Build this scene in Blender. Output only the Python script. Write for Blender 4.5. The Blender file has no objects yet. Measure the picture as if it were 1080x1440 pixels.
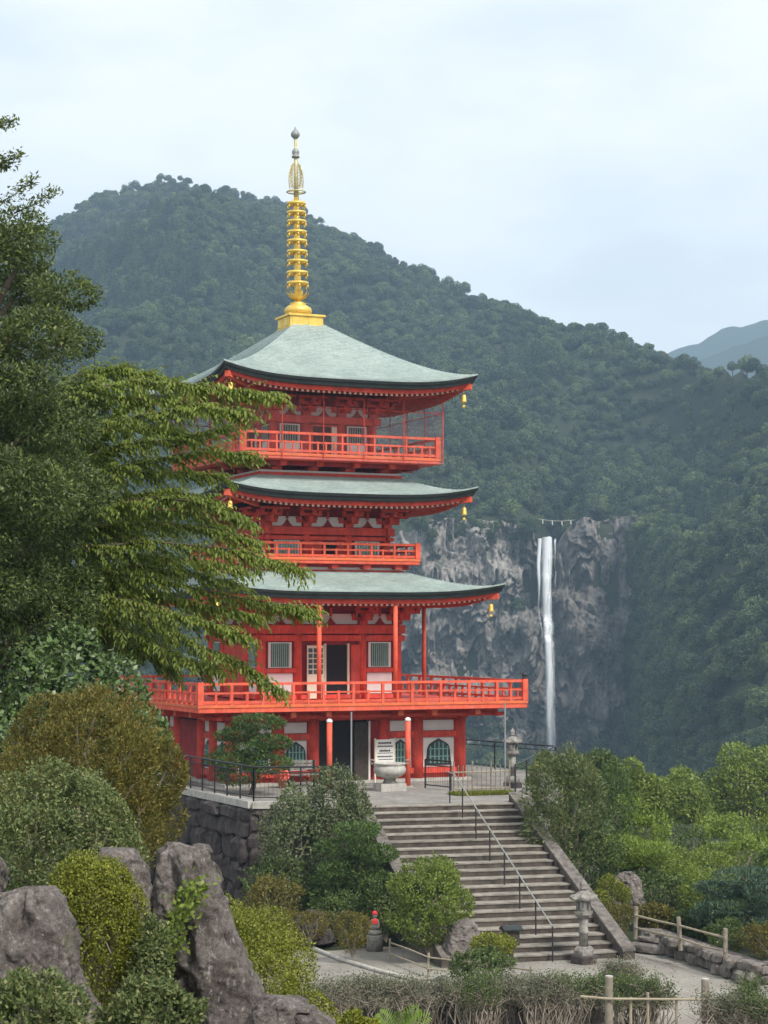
import bpy, bmesh, math, random
import numpy as np
from mathutils import Vector, Matrix, Euler

R = math.radians
rng = np.random.default_rng(7)
random.seed(7)
scene = bpy.context.scene
col = scene.collection

# ------------------------------------------------------------------ camera
F, PCX, PCY, HZ = 2800.0, 540.0, 720.0, 888.0
PITCH = math.atan((HZ - PCY) / F)
CAMZ = 5.5
cam = bpy.data.cameras.new('camera')
cam.sensor_fit = 'VERTICAL'
cam.sensor_height = 24.0
cam.lens = 24.0 * F / 1440.0
cam.clip_start = 0.1
cam.clip_end = 20000
camo = bpy.data.objects.new('camera', cam)
col.objects.link(camo)
camo.location = (0, 0, CAMZ)
camo.rotation_euler = (math.pi / 2 + PITCH, 0, 0)
scene.camera = camo

# ------------------------------------------------------------------ world
SUN_EL, SUN_AZ = R(47), R(142)      # azimuth clockwise from +Y: behind the camera, to its right
world = bpy.data.worlds.new('World')
scene.world = world
world.use_nodes = True
nt = world.node_tree
nt.nodes.clear()
out = nt.nodes.new('ShaderNodeOutputWorld')
sky = nt.nodes.new('ShaderNodeTexSky')
sky.sky_type = 'NISHITA'
sky.sun_disc = False
sky.sun_elevation = SUN_EL
sky.sun_rotation = SUN_AZ
sky.air_density = 1.0
sky.dust_density = 3.0
bg1 = nt.nodes.new('ShaderNodeBackground')
bg1.inputs['Strength'].default_value = 0.1
nt.links.new(sky.outputs[0], bg1.inputs['Color'])
tc = nt.nodes.new('ShaderNodeTexCoord')
mp = nt.nodes.new('ShaderNodeMapping')
mp.inputs['Scale'].default_value = (1.0, 1.0, 2.6)
nt.links.new(tc.outputs['Generated'], mp.inputs['Vector'])
nz = nt.nodes.new('ShaderNodeTexNoise')
nz.inputs['Scale'].default_value = 6.5
nz.inputs['Detail'].default_value = 6
nz.inputs['Roughness'].default_value = 0.52
nt.links.new(mp.outputs[0], nz.inputs['Vector'])
cr = nt.nodes.new('ShaderNodeValToRGB')
cr.color_ramp.elements[0].position = 0.36
cr.color_ramp.elements[0].color = (0.70, 0.745, 0.775, 1)
cr.color_ramp.elements[1].position = 0.62
cr.color_ramp.elements[1].color = (0.865, 0.872, 0.872, 1)
nt.links.new(nz.outputs['Fac'], cr.inputs['Fac'])
bg2 = nt.nodes.new('ShaderNodeBackground')
bg2.inputs['Strength'].default_value = 0.89
nt.links.new(cr.outputs[0], bg2.inputs['Color'])
mx = nt.nodes.new('ShaderNodeMixShader')
mx.inputs[0].default_value = 0.86
nt.links.new(bg1.outputs[0], mx.inputs[1])
nt.links.new(bg2.outputs[0], mx.inputs[2])
nt.links.new(mx.outputs[0], out.inputs['Surface'])

# ------------------------------------------------------------------ sun
sl = bpy.data.lights.new('sun', 'SUN')
sl.energy = 2.2
sl.angle = R(12)
sl.color = (1.0, 0.95, 0.87)
so = bpy.data.objects.new('sun', sl)
col.objects.link(so)
sd = Vector((math.sin(SUN_AZ) * math.cos(SUN_EL), math.cos(SUN_AZ) * math.cos(SUN_EL), math.sin(SUN_EL)))
so.rotation_euler = sd.to_track_quat('Z', 'Y').to_euler()
so.location = (40, -40, 80)

# ------------------------------------------------------------------ exposure / render
vs = scene.view_settings
vs.view_transform = 'Standard'
vs.look = 'None'
vs.exposure = 0.8
vs.gamma = 1.0
vs.use_curve_mapping = False
cy = scene.cycles
cy.use_denoising = True
cy.max_bounces = 5
cy.diffuse_bounces = 2
cy.glossy_bounces = 2
cy.transmission_bounces = 3
cy.transparent_max_bounces = 10
cy.volume_bounces = 0
cy.use_adaptive_sampling = True
cy.adaptive_threshold = 0.02


# ================================================================== helpers
def at(px, py, Y):
    """world point seen at photo pixel px,py lying at world depth Y"""
    dx, dz = (px - PCX) / F, (PCY - py) / F
    wy = math.cos(PITCH) - math.sin(PITCH) * dz
    wz = math.sin(PITCH) + math.cos(PITCH) * dz
    k = Y / wy
    return Vector((dx * k, Y, CAMZ + wz * k))


def gnd(px, py, z=0.0):
    dx, dz = (px - PCX) / F, (PCY - py) / F
    wy = math.cos(PITCH) - math.sin(PITCH) * dz
    wz = math.sin(PITCH) + math.cos(PITCH) * dz
    k = (z - CAMZ) / wz
    return Vector((dx * k, wy * k, z))


def fade(t):
    return t * t * t * (t * (t * 6 - 15) + 10)


_perm = np.random.default_rng(11).random(65536)


def _h(i, j, k):
    n = (i * 73856093) ^ (j * 19349663) ^ (k * 83492791)
    return _perm[(n ^ (n >> 13)) & 65535]


def vnoise(x, y, z):
    x = np.asarray(x, float); y = np.asarray(y, float); z = np.asarray(z, float)
    x, y, z = np.broadcast_arrays(x, y, z)
    i, j, k = np.floor(x).astype(np.int64), np.floor(y).astype(np.int64), np.floor(z).astype(np.int64)
    fx, fy, fz = fade(x - i), fade(y - j), fade(z - k)
    r = 0
    for a in (0, 1):
        for b in (0, 1):
            for c in (0, 1):
                w = (fx if a else 1 - fx) * (fy if b else 1 - fy) * (fz if c else 1 - fz)
                r = r + w * _h(i + a, j + b, k + c)
    return r * 2 - 1


def fbm(x, y, z, o=4, g=0.5):
    s, a, f = 0, 1.0, 1.0
    for q in range(o):
        s = s + a * vnoise(x * f + 17.3 * q, y * f + 5.1 * q, z * f + 9.7 * q)
        a *= g
        f *= 2.03
    return s


def sstep(a, b, x):
    t = np.clip((np.asarray(x, float) - a) / (b - a), 0, 1)
    return t * t * (3 - 2 * t)


class MB:
    """collects shapes, builds ONE mesh object"""
    def __init__(s):
        s.v = []; s.f = []

    def add(s, vs, fs):
        o = len(s.v)
        s.v += [tuple(p) for p in vs]
        s.f += [tuple(i + o for i in f) for f in fs]
        return s

    def box(s, c, d, rz=0.0):
        x, y, z = d[0] / 2, d[1] / 2, d[2] / 2
        cc, ss = math.cos(rz), math.sin(rz)
        vs = []
        for (a, b, e) in ((-1,-1,-1),(1,-1,-1),(1,1,-1),(-1,1,-1),(-1,-1,1),(1,-1,1),(1,1,1),(-1,1,1)):
            X, Y = a * x, b * y
            vs.append((c[0] + X * cc - Y * ss, c[1] + X * ss + Y * cc, c[2] + e * z))
        return s.add(vs, [(3,2,1,0),(4,5,6,7),(0,1,5,4),(1,2,6,5),(2,3,7,6),(3,0,4,7)])

    def span(s, x0, x1, y0, y1, z0, z1):
        return s.box(((x0+x1)/2, (y0+y1)/2, (z0+z1)/2), (abs(x1-x0), abs(y1-y0), abs(z1-z0)))

    def tube(s, pts, rads, n=8, cap=True):
        pts = [Vector(p) for p in pts]
        if not isinstance(rads, (list, tuple)):
            rads = [rads] * len(pts)
        o = []
        up = None
        for i, p in enumerate(pts):
            t = (pts[min(i+1, len(pts)-1)] - pts[max(i-1, 0)])
            t = t.normalized() if t.length > 1e-9 else Vector((0, 0, 1))
            if up is None:
                up = Vector((1, 0, 0)) if abs(t.z) > 0.8 else Vector((0, 0, 1))
            a = t.cross(up).normalized()
            b = a.cross(t).normalized()
            up = b
            for k in range(n):
                q = 2 * math.pi * (k + 0.5) / n
                o.append(p + (a * math.cos(q) + b * math.sin(q)) * rads[i])
        fs = []
        for i in range(len(pts) - 1):
            for k in range(n):
                fs.append((i*n+k, i*n+(k+1) % n, (i+1)*n+(k+1) % n, (i+1)*n+k))
        if cap:
            fs.append(tuple(range(n))[::-1])
            fs.append(tuple((len(pts)-1)*n + k for k in range(n)))
        return s.add(o, fs)

    def lathe(s, prof, c=(0, 0, 0), n=24, squash=1.0):
        vs = []
        for (r, z) in prof:
            for k in range(n):
                q = 2 * math.pi * k / n
                vs.append((c[0] + r * math.cos(q), c[1] + r * math.sin(q) * squash, c[2] + z))
        fs = []
        for i in range(len(prof) - 1):
            for k in range(n):
                fs.append((i*n+k, i*n+(k+1) % n, (i+1)*n+(k+1) % n, (i+1)*n+k))
        fs.append(tuple(range(n))[::-1])
        fs.append(tuple((len(prof)-1)*n + k for k in range(n)))
        return s.add(vs, fs)

    def prism(s, poly, y0, y1):
        """poly in (x,z), extruded along y"""
        n = len(poly)
        vs = [(x, y0, z) for x, z in poly] + [(x, y1, z) for x, z in poly]
        fs = [tuple(range(n)), tuple(range(2*n-1, n-1, -1))]
        for i in range(n):
            j = (i+1) % n
            fs.append((j, i, n+i, n+j))
        return s.add(vs, fs)

    def slab(s, poly, z0, z1):
        n = len(poly)
        vs = [(x, y, z0) for x, y in poly] + [(x, y, z1) for x, y in poly]
        fs = [tuple(range(n))[::-1], tuple(range(n, 2*n))]
        for i in range(n):
            j = (i+1) % n
            fs.append((i, j, n+j, n+i))
        return s.add(vs, fs)

    def mesh(s, name, smooth=False):
        m = bpy.data.meshes.new(name)
        m.from_pydata(s.v, [], s.f)
        m.update()
        if smooth:
            m.polygons.foreach_set('use_smooth', [True] * len(m.polygons))
        return m

    def rot(s, k):
        """copy turned by k quarter turns about z"""
        o = MB()
        c, n = [(1, 0), (0, 1), (-1, 0), (0, -1)][k % 4]
        o.v = [(x*c - y*n, x*n + y*c, z) for x, y, z in s.v]
        o.f = list(s.f)
        return o

    def build(s, name, mat, parent=None, smooth=False, loc=None):
        return obj(name, s.mesh(name, smooth), mat, parent, loc)


def obj(name, mesh, mat, parent=None, loc=None, rz=None):
    o = bpy.data.objects.new(name, mesh)
    col.objects.link(o)
    if mat is not None and mesh is not None and not mesh.materials:
        mesh.materials.append(M[mat] if isinstance(mat, str) else mat)
    if parent is not None:
        o.parent = parent
    if loc is not None:
        o.location = loc
    if rz is not None:
        o.rotation_euler = (0, 0, rz)
    return o


def tag(o, label=None, cat=None, group=None, kind=None):
    if label: o['label'] = label
    if cat: o['category'] = cat
    if group: o['group'] = group
    if kind: o['kind'] = kind
    return o


def empty(name, loc, label=None, cat=None, group=None, rz=0.0):
    o = bpy.data.objects.new(name, None)
    o.empty_display_size = 0.3
    col.objects.link(o)
    o.location = loc
    o.rotation_euler = (0, 0, rz)
    return tag(o, label, cat, group)


# ================================================================== materials
M = {}


def nodemat(name):
    m = bpy.data.materials.new(name)
    m.use_nodes = True
    t = m.node_tree
    b = t.nodes['Principled BSDF']
    M[name] = m
    return m, t, b


def N(t, typ, **kw):
    n = t.nodes.new(typ)
    for k, v in kw.items():
        if k in n.inputs:
            n.inputs[k].default_value = v
        else:
            setattr(n, k, v)
    return n


def coords(t, scale=(1, 1, 1), world=False):
    if world:
        g = t.nodes.new('ShaderNodeNewGeometry')
        src = g.outputs['Position']
    else:
        g = t.nodes.new('ShaderNodeTexCoord')
        src = g.outputs['Object']
    m = t.nodes.new('ShaderNodeMapping')
    m.inputs['Scale'].default_value = scale
    t.links.new(src, m.inputs['Vector'])
    return m.outputs[0]


def ramp(t, src, stops):
    r = t.nodes.new('ShaderNodeValToRGB')
    e = r.color_ramp.elements
    while len(e) < len(stops):
        e.new(0.5)
    for q, (p, c) in zip(e, stops):
        q.position = p
        q.color = (*c, 1) if len(c) == 3 else c
    t.links.new(src, r.inputs['Fac'])
    return r.outputs[0]


def mixc(t, fac, a, b, mode='MIX'):
    n = t.nodes.new('ShaderNodeMix')
    n.data_type = 'RGBA'
    n.blend_type = mode
    if isinstance(fac, (int, float)):
        n.inputs[0].default_value = fac
    else:
        t.links.new(fac, n.inputs[0])
    for v, i in ((a, 6), (b, 7)):
        if isinstance(v, (tuple, list)):
            n.inputs[i].default_value = (*v, 1) if len(v) == 3 else v
        else:
            t.links.new(v, n.inputs[i])
    return n.outputs[2]


def bump(t, b, src, strength, dist=0.02):
    n = t.nodes.new('ShaderNodeBump')
    n.inputs['Strength'].default_value = strength
    n.inputs['Distance'].default_value = dist
    t.links.new(src, n.inputs['Height'])
    t.links.new(n.outputs[0], b.inputs['Normal'])


def simple(name, c, rough=0.6, metal=0.0, var=0.12, scale=3.0, spec=0.4, bumps=0.0, wear=None, grime=0.0, rnd=0.0):
    m, t, b = nodemat(name)
    cd = coords(t, world=True)
    n = N(t, 'ShaderNodeTexNoise', Scale=scale, Detail=6.0, Roughness=0.65)
    t.links.new(cd, n.inputs['Vector'])
    lo = tuple(x * (1 - var * 1.6) for x in c)
    hi = tuple(min(1, x * (1 + var)) for x in c)
    o = ramp(t, n.outputs['Fac'], [(0.3, lo), (0.7, hi)])
    if wear:
        n2 = N(t, 'ShaderNodeTexNoise', Scale=scale * 0.7, Detail=8.0, Roughness=0.7)
        t.links.new(coords(t, (1, 1, 0.25), world=True), n2.inputs['Vector'])
        f = ramp(t, n2.outputs['Fac'], [(0.52, (0, 0, 0)), (0.72, (0.75, 0.75, 0.75))])
        o = mixc(t, f, o, wear)
    if grime:
        n3 = N(t, 'ShaderNodeTexNoise', Scale=5.5, Detail=7.0, Roughness=0.7)
        t.links.new(coords(t, (1, 1, 0.18), world=True), n3.inputs['Vector'])
        f = ramp(t, n3.outputs['Fac'], [(0.30, (1 - grime, 1 - grime, 1 - grime)), (0.55, (1, 1, 1))])
        o = mixc(t, 1.0, o, f, 'MULTIPLY')
    if rnd:
        oi = N(t, 'ShaderNodeObjectInfo')
        f = ramp(t, oi.outputs['Random'], [(0.0, (1 - rnd, 1 - rnd, 1 - rnd)), (1.0, (1 + rnd, 1 + rnd, 1 + rnd))])
        o = mixc(t, 1.0, o, f, 'MULTIPLY')
    t.links.new(o, b.inputs['Base Color'])
    b.inputs['Roughness'].default_value = rough
    b.inputs['Metallic'].default_value = metal
    b.inputs['Specular IOR Level'].default_value = spec
    if bumps:
        bump(t, b, n.outputs['Fac'], bumps)
    return m


simple('vermilion', (0.66, 0.074, 0.048), 0.65, var=0.2, scale=2.4, wear=(0.54, 0.135, 0.108), spec=0.22, grime=0.35, rnd=0.08)
simple('vermilion_bright', (0.74, 0.118, 0.064), 0.65, var=0.18, scale=3.0, wear=(0.60, 0.19, 0.145), spec=0.22, grime=0.25, rnd=0.10)
simple('orange_edge', (0.74, 0.15, 0.05), 0.6, var=0.18, scale=2.0, wear=(0.55, 0.16, 0.10))
simple('vermilion_shaded', (0.32, 0.022, 0.026), 0.75, var=0.25, scale=2.0, grime=0.3)  # the same red paint, with the shade of inner parts put into its colour
simple('plaster', (0.74, 0.70, 0.68), 0.8, var=0.06, scale=1.5, wear=(0.60, 0.55, 0.52))
simple('white_paint', (0.80, 0.78, 0.74), 0.6, var=0.04)
simple('shade_black', (0.012, 0.010, 0.012), 0.9, var=0.1)  # near-black colour stands for the shade inside doors and windows
simple('slat_green', (0.20, 0.36, 0.31), 0.6, var=0.12)
simple('lattice', (0.70, 0.64, 0.50), 0.6, var=0.08)
simple('glass_dark', (0.05, 0.09, 0.09), 0.25, var=0.2)
simple('black_edge', (0.022, 0.027, 0.027), 0.45, var=0.3)
simple('black_metal', (0.03, 0.032, 0.034), 0.45, metal=0.2, var=0.2)
simple('grey_metal', (0.36, 0.37, 0.38), 0.4, metal=0.5, var=0.1)
simple('gold', (0.80, 0.56, 0.13), 0.42, metal=0.45, var=0.14, scale=2.5)
simple('old_gold', (0.60, 0.52, 0.27), 0.5, metal=0.4, var=0.2, scale=5)
simple('bronze_grey', (0.30, 0.31, 0.29), 0.55, metal=0.3, var=0.2, scale=5)
simple('net_red', (0.42, 0.13, 0.13), 0.6)
simple('bark', (0.10, 0.075, 0.055), 0.9, var=0.35, scale=9, bumps=0.6)
simple('bark_pale', (0.26, 0.22, 0.17), 0.9, var=0.3, scale=9, bumps=0.5)
simple('twig', (0.27, 0.23, 0.185), 0.9, var=0.25, scale=8)
simple('bamboo', (0.33, 0.28, 0.20), 0.6, var=0.2, scale=6)
simple('wood_dark', (0.055, 0.042, 0.034), 0.8, var=0.3, scale=6)
simple('log', (0.25, 0.215, 0.17), 0.85, var=0.25, scale=7, bumps=0.4)
simple('stone_block', (0.15, 0.132, 0.118), 0.9, var=0.4, scale=5, bumps=0.6, wear=(0.30, 0.28, 0.25))
simple('stone_dark', (0.060, 0.047, 0.046), 0.95, var=0.5, scale=4, bumps=0.8, wear=(0.115, 0.098, 0.09))
simple('stone_lantern', (0.25, 0.235, 0.21), 0.9, var=0.35, scale=7, bumps=0.6, wear=(0.09, 0.085, 0.075))
simple('stone_pale', (0.44, 0.42, 0.38), 0.9, var=0.2, scale=5, bumps=0.4, wear=(0.28, 0.26, 0.24))
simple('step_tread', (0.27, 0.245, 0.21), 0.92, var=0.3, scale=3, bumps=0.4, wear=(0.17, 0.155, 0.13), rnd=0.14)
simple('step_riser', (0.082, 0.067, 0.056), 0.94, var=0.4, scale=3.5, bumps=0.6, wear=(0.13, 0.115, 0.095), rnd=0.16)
simple('red_cloth', (0.55, 0.04, 0.04), 0.9)
simple('red_flower', (0.75, 0.16, 0.10), 0.8)
simple('terracotta', (0.42, 0.17, 0.10), 0.8)
simple('rope', (0.62, 0.58, 0.46), 0.9)
simple('ink', (0.04, 0.035, 0.035), 0.8)
simple('soil', (0.10, 0.078, 0.055), 0.95, var=0.4, scale=3, bumps=0.5)
simple('moss', (0.13, 0.16, 0.05), 0.95, var=0.4, scale=5, bumps=0.5)


# copper roof
def mk_roof():
    m, t, b = nodemat('copper_roof')
    n = N(t, 'ShaderNodeTexNoise', Scale=0.9, Detail=7.0, Roughness=0.65)
    t.links.new(coords(t, world=True), n.inputs['Vector'])
    c = ramp(t, n.outputs['Fac'], [(0.3, (0.26, 0.325, 0.31)), (0.55, (0.34, 0.41, 0.39)), (0.75, (0.41, 0.47, 0.45))])
    n2 = N(t, 'ShaderNodeTexNoise', Scale=9.0, Detail=3.0)
    t.links.new(coords(t, world=True), n2.inputs['Vector'])
    f = ramp(t, n2.outputs['Fac'], [(0.35, (0.86, 0.86, 0.86)), (0.7, (1.06, 1.06, 1.06))])
    c = mixc(t, 1.0, c, f, 'MULTIPLY')
    at_ = N(t, 'ShaderNodeAttribute', attribute_name='var')
    c = mixc(t, 1.0, c, ramp(t, at_.outputs['Fac'], [(0.0, (0.84, 0.86, 0.85)), (1.0, (1.10, 1.09, 1.08))]), 'MULTIPLY')
    t.links.new(c, b.inputs['Base Color'])
    b.inputs['Roughness'].default_value = 0.55
    b.inputs['Metallic'].default_value = 0.1
    bump(t, b, n2.outputs['Fac'], 0.25, 0.01)


mk_roof()


def mk_boulder():
    m, t, b = nodemat('boulder_rock')
    w = coords(t, world=True)
    n1 = N(t, 'ShaderNodeTexNoise', Scale=2.6, Detail=10.0, Roughness=0.7)
    t.links.new(w, n1.inputs['Vector'])
    c = ramp(t, n1.outputs['Fac'], [(0.28, (0.068, 0.058, 0.055)), (0.46, (0.160, 0.137, 0.127)), (0.60, (0.245, 0.214, 0.196)), (0.8, (0.36, 0.33, 0.30))])
    n2 = N(t, 'ShaderNodeTexNoise', Scale=30.0, Detail=9.0, Roughness=0.78)
    t.links.new(coords(t, (1, 1, 0.45), world=True), n2.inputs['Vector'])
    f = ramp(t, n2.outputs['Fac'], [(0.545, (0, 0, 0)), (0.62, (0.85, 0.85, 0.85))])
    c = mixc(t, f, c, (0.40, 0.375, 0.34))
    n3 = N(t, 'ShaderNodeTexNoise', Scale=38.0, Detail=6.0, Roughness=0.8)
    t.links.new(w, n3.inputs['Vector'])
    f3 = ramp(t, n3.outputs['Fac'], [(0.32, (0.45, 0.45, 0.45)), (0.6, (1.2, 1.2, 1.2))])
    c = mixc(t, 1.0, c, f3, 'MULTIPLY')
    n4 = N(t, 'ShaderNodeTexNoise', Scale=5.0, Detail=5.0, Roughness=0.6)
    t.links.new(w, n4.inputs['Vector'])
    f4 = ramp(t, n4.outputs['Fac'], [(0.60, (0, 0, 0)), (0.75, (0.6, 0.6, 0.6))])
    c = mixc(t, f4, c, (0.115, 0.125, 0.06))
    t.links.new(c, b.inputs['Base Color'])
    b.inputs['Roughness'].default_value = 0.92
    b.inputs['Specular IOR Level'].default_value = 0.2
    bump(t, b, n3.outputs['Fac'], 1.0, 0.03)


mk_boulder()


def mk_cliff():
    m, t, b = nodemat('cliff_rock')
    w = coords(t, (1, 1, 1), world=True)
    streak = coords(t, (1, 1, 0.16), world=True)
    n1 = N(t, 'ShaderNodeTexNoise', Scale=0.075, Detail=8.0, Roughness=0.62)
    t.links.new(w, n1.inputs['Vector'])
    n2 = N(t, 'ShaderNodeTexNoise', Scale=0.35, Detail=9.0, Roughness=0.68)
    t.links.new(streak, n2.inputs['Vector'])
    c = ramp(t, n2.outputs['Fac'], [(0.28, (0.105, 0.097, 0.093)), (0.44, (0.235, 0.217, 0.198)), (0.58, (0.325, 0.302, 0.276)), (0.78, (0.44, 0.415, 0.385))])
    # wet, darker rock around and beyond the fall
    sx = t.nodes.new('ShaderNodeSeparateXYZ')
    t.links.new(w, sx.inputs[0])
    mr = N(t, 'ShaderNodeMapRange')
    mr.inputs[1].default_value = 41.0
    mr.inputs[2].default_value = 52.0
    t.links.new(sx.outputs[0], mr.inputs[0])
    ad = N(t, 'ShaderNodeMath', operation='ADD')
    mm = N(t, 'ShaderNodeMath', operation='MULTIPLY')
    mm.inputs[1].default_value = 1.3
    t.links.new(n1.outputs['Fac'], mm.inputs[0])
    t.links.new(mr.outputs[0], ad.inputs[0])
    t.links.new(mm.outputs[0], ad.inputs[1])
    f = ramp(t, ad.outputs[0], [(0.62, (0, 0, 0)), (1.0, (0.8, 0.8, 0.8))])
    dark = mixc(t, 1.0, c, (0.54, 0.52, 0.51), 'MULTIPLY')
    c = mixc(t, f, c, dark)
    n5 = N(t, 'ShaderNodeTexNoise', Scale=0.16, Detail=8.0, Roughness=0.65)
    t.links.new(coords(t, (1, 1, 0.7), world=True), n5.inputs['Vector'])
    f5 = ramp(t, n5.outputs['Fac'], [(0.56, (0, 0, 0)), (0.66, (0.85, 0.85, 0.85))])
    c = mixc(t, f5, c, (0.045, 0.055, 0.03))
    t.links.new(c, b.inputs['Base Color'])
    b.inputs['Roughness'].default_value = 0.85
    vo = N(t, 'ShaderNodeTexVoronoi', feature='DISTANCE_TO_EDGE', Scale=0.16)
    nd = N(t, 'ShaderNodeTexNoise', Scale=0.25, Detail=5.0)
    t.links.new(w, nd.inputs['Vector'])
    vm = N(t, 'ShaderNodeVectorMath', operation='MULTIPLY_ADD')
    vm.inputs[1].default_value = (7, 7, 7)
    t.links.new(nd.outputs['Color'], vm.inputs[0])
    t.links.new(coords(t, (1, 1, 0.42), world=True), vm.inputs[2])
    t.links.new(vm.outputs[0], vo.inputs['Vector'])
    cf = ramp(t, vo.outputs['Distance'], [(0.0, (0.30, 0.29, 0.29)), (0.075, (1, 1, 1))])
    c = mixc(t, 0.8, c, cf, 'MULTIPLY')
    t.links.new(c, b.inputs['Base Color'])
    bump(t, b, n2.outputs['Fac'], 1.0, 0.9)


mk_cliff()


def mk_gravel(name, c0, c1, sc=22.0, patch=0.35):
    m, t, b = nodemat(name)
    w = coords(t, world=True)
    n1 = N(t, 'ShaderNodeTexNoise', Scale=sc, Detail=6.0, Roughness=0.8)
    t.links.new(w, n1.inputs['Vector'])
    c = ramp(t, n1.outputs['Fac'], [(0.3, c0), (0.7, c1)])
    n2 = N(t, 'ShaderNodeTexNoise', Scale=patch, Detail=5.0, Roughness=0.6)
    t.links.new(w, n2.inputs['Vector'])
    f = ramp(t, n2.outputs['Fac'], [(0.35, (0.72, 0.71, 0.70)), (0.65, (1.08, 1.08, 1.06))])
    c = mixc(t, 1.0, c, f, 'MULTIPLY')
    t.links.new(c, b.inputs['Base Color'])
    b.inputs['Roughness'].default_value = 0.95
    b.inputs['Specular IOR Level'].default_value = 0.2
    bump(t, b, n1.outputs['Fac'], 0.5, 0.02)


mk_gravel('plaza_paving', (0.19, 0.175, 0.155), (0.37, 0.35, 0.315), 14.0, 0.5)
mk_gravel('platform_paving', (0.17, 0.16, 0.15), (0.36, 0.345, 0.32), 5.0, 0.8)
mk_gravel('terrain_soil', (0.018, 0.026, 0.012), (0.05, 0.06, 0.03), 2.0, 0.2)


def mk_leaf(name, dark, light, trans=0.28, rough=0.5, warm=None, noise=1.2):
    m, t, b = nodemat(name)
    a = N(t, 'ShaderNodeAttribute', attribute_name='var')
    c = ramp(t, a.outputs['Fac'], [(0.0, dark), (0.75, light)] + ([(1.0, warm)] if warm else []))
    n = N(t, 'ShaderNodeTexNoise', Scale=noise, Detail=3.0)
    t.links.new(coords(t, world=True), n.inputs['Vector'])
    f = ramp(t, n.outputs['Fac'], [(0.3, (0.78, 0.80, 0.80)), (0.7, (1.16, 1.14, 1.1))])
    c = mixc(t, 1.0, c, f, 'MULTIPLY')
    t.links.new(c, b.inputs['Base Color'])
    b.inputs['Roughness'].default_value = rough
    b.inputs['Specular IOR Level'].default_value = 0.35
    tr = t.nodes.new('ShaderNodeBsdfTranslucent')
    t.links.new(c, tr.inputs['Color'])
    mxs = t.nodes.new('ShaderNodeMixShader')
    mxs.inputs[0].default_value = trans
    t.links.new(b.outputs[0], mxs.inputs[1])
    t.links.new(tr.outputs[0], mxs.inputs[2])
    o = [q for q in t.nodes if q.type == 'OUTPUT_MATERIAL'][0]
    t.links.new(mxs.outputs[0], o.inputs['Surface'])


mk_leaf('leaf_cherry', (0.130, 0.190, 0.032), (0.285, 0.350, 0.064), 0.5, 0.45, (0.40, 0.43, 0.10))
mk_leaf('leaf_dark', (0.052, 0.082, 0.028), (0.125, 0.170, 0.052), 0.35, 0.5, (0.22, 0.26, 0.07))
mk_leaf('leaf_glossy', (0.060, 0.115, 0.028), (0.15, 0.23, 0.085), 0.25, 0.35, (0.36, 0.42, 0.27))
mk_leaf('leaf_olive', (0.080, 0.080, 0.018), (0.185, 0.170, 0.036), 0.32, 0.6, (0.30, 0.21, 0.05))
mk_leaf('leaf_sage', (0.070, 0.110, 0.032), (0.165, 0.200, 0.070), 0.28, 0.6, (0.29, 0.29, 0.13))
mk_leaf('leaf_lime', (0.105, 0.130, 0.014), (0.225, 0.250, 0.028), 0.3, 0.6, (0.34, 0.34, 0.05))
mk_leaf('leaf_mid', (0.045, 0.080, 0.020), (0.110, 0.160, 0.040), 0.28, 0.5, (0.16, 0.20, 0.06))
mk_leaf('leaf_greyish', (0.072, 0.100, 0.040), (0.155, 0.185, 0.082), 0.28, 0.55, (0.24, 0.26, 0.14))
mk_leaf('leaf_pine', (0.032, 0.068, 0.014), (0.085, 0.145, 0.030), 0.25, 0.55, (0.15, 0.20, 0.045))
mk_leaf('leaf_blue_pine', (0.034, 0.068, 0.040), (0.075, 0.130, 0.080), 0.25, 0.55, (0.12, 0.18, 0.11))
mk_leaf('leaf_fresh', (0.120, 0.185, 0.024), (0.24, 0.325, 0.048), 0.34, 0.5, (0.28, 0.35, 0.08))
mk_leaf('leaf_tree', (0.092, 0.142, 0.022), (0.215, 0.285, 0.048), 0.36, 0.5, (0.27, 0.32, 0.075))
mk_leaf('leaf_hedge', (0.085, 0.100, 0.060), (0.19, 0.20, 0.125), 0.3, 0.6, (0.28, 0.26, 0.19))
mk_leaf('leaf_fern', (0.16, 0.26, 0.035), (0.30, 0.40, 0.07), 0.35, 0.5)


def mk_forest_mat(name, dark, light, warm):
    mk_leaf(name, dark, light, 0.2, 0.6, warm, 0.03)
    m = M[name]
    t = m.node_tree
    b = t.nodes['Principled BSDF']
    oi = N(t, 'ShaderNodeObjectInfo')
    src = b.inputs['Base Color'].links[0].from_socket
    tint = ramp(t, oi.outputs['Random'], [(0.0, (0.42, 0.55, 0.58)), (0.25, (0.75, 0.82, 0.85)), (0.5, (1.0, 1.0, 0.85)), (0.75, (1.35, 1.22, 0.85)), (0.92, (1.6, 1.55, 1.35)), (1.0, (2.1, 1.9, 1.4))])
    c = mixc(t, 1.0, src, tint, 'MULTIPLY')
    t.links.new(c, b.inputs['Base Color'])
    for q in t.nodes:
        if q.type == 'BSDF_TRANSLUCENT':
            t.links.new(c, q.inputs['Color'])


mk_forest_mat('leaf_forest', (0.030, 0.056, 0.026), (0.078, 0.115, 0.050), (0.12, 0.155, 0.075))
mk_forest_mat('leaf_conifer', (0.022, 0.042, 0.024), (0.052, 0.085, 0.044), (0.08, 0.115, 0.06))


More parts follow.
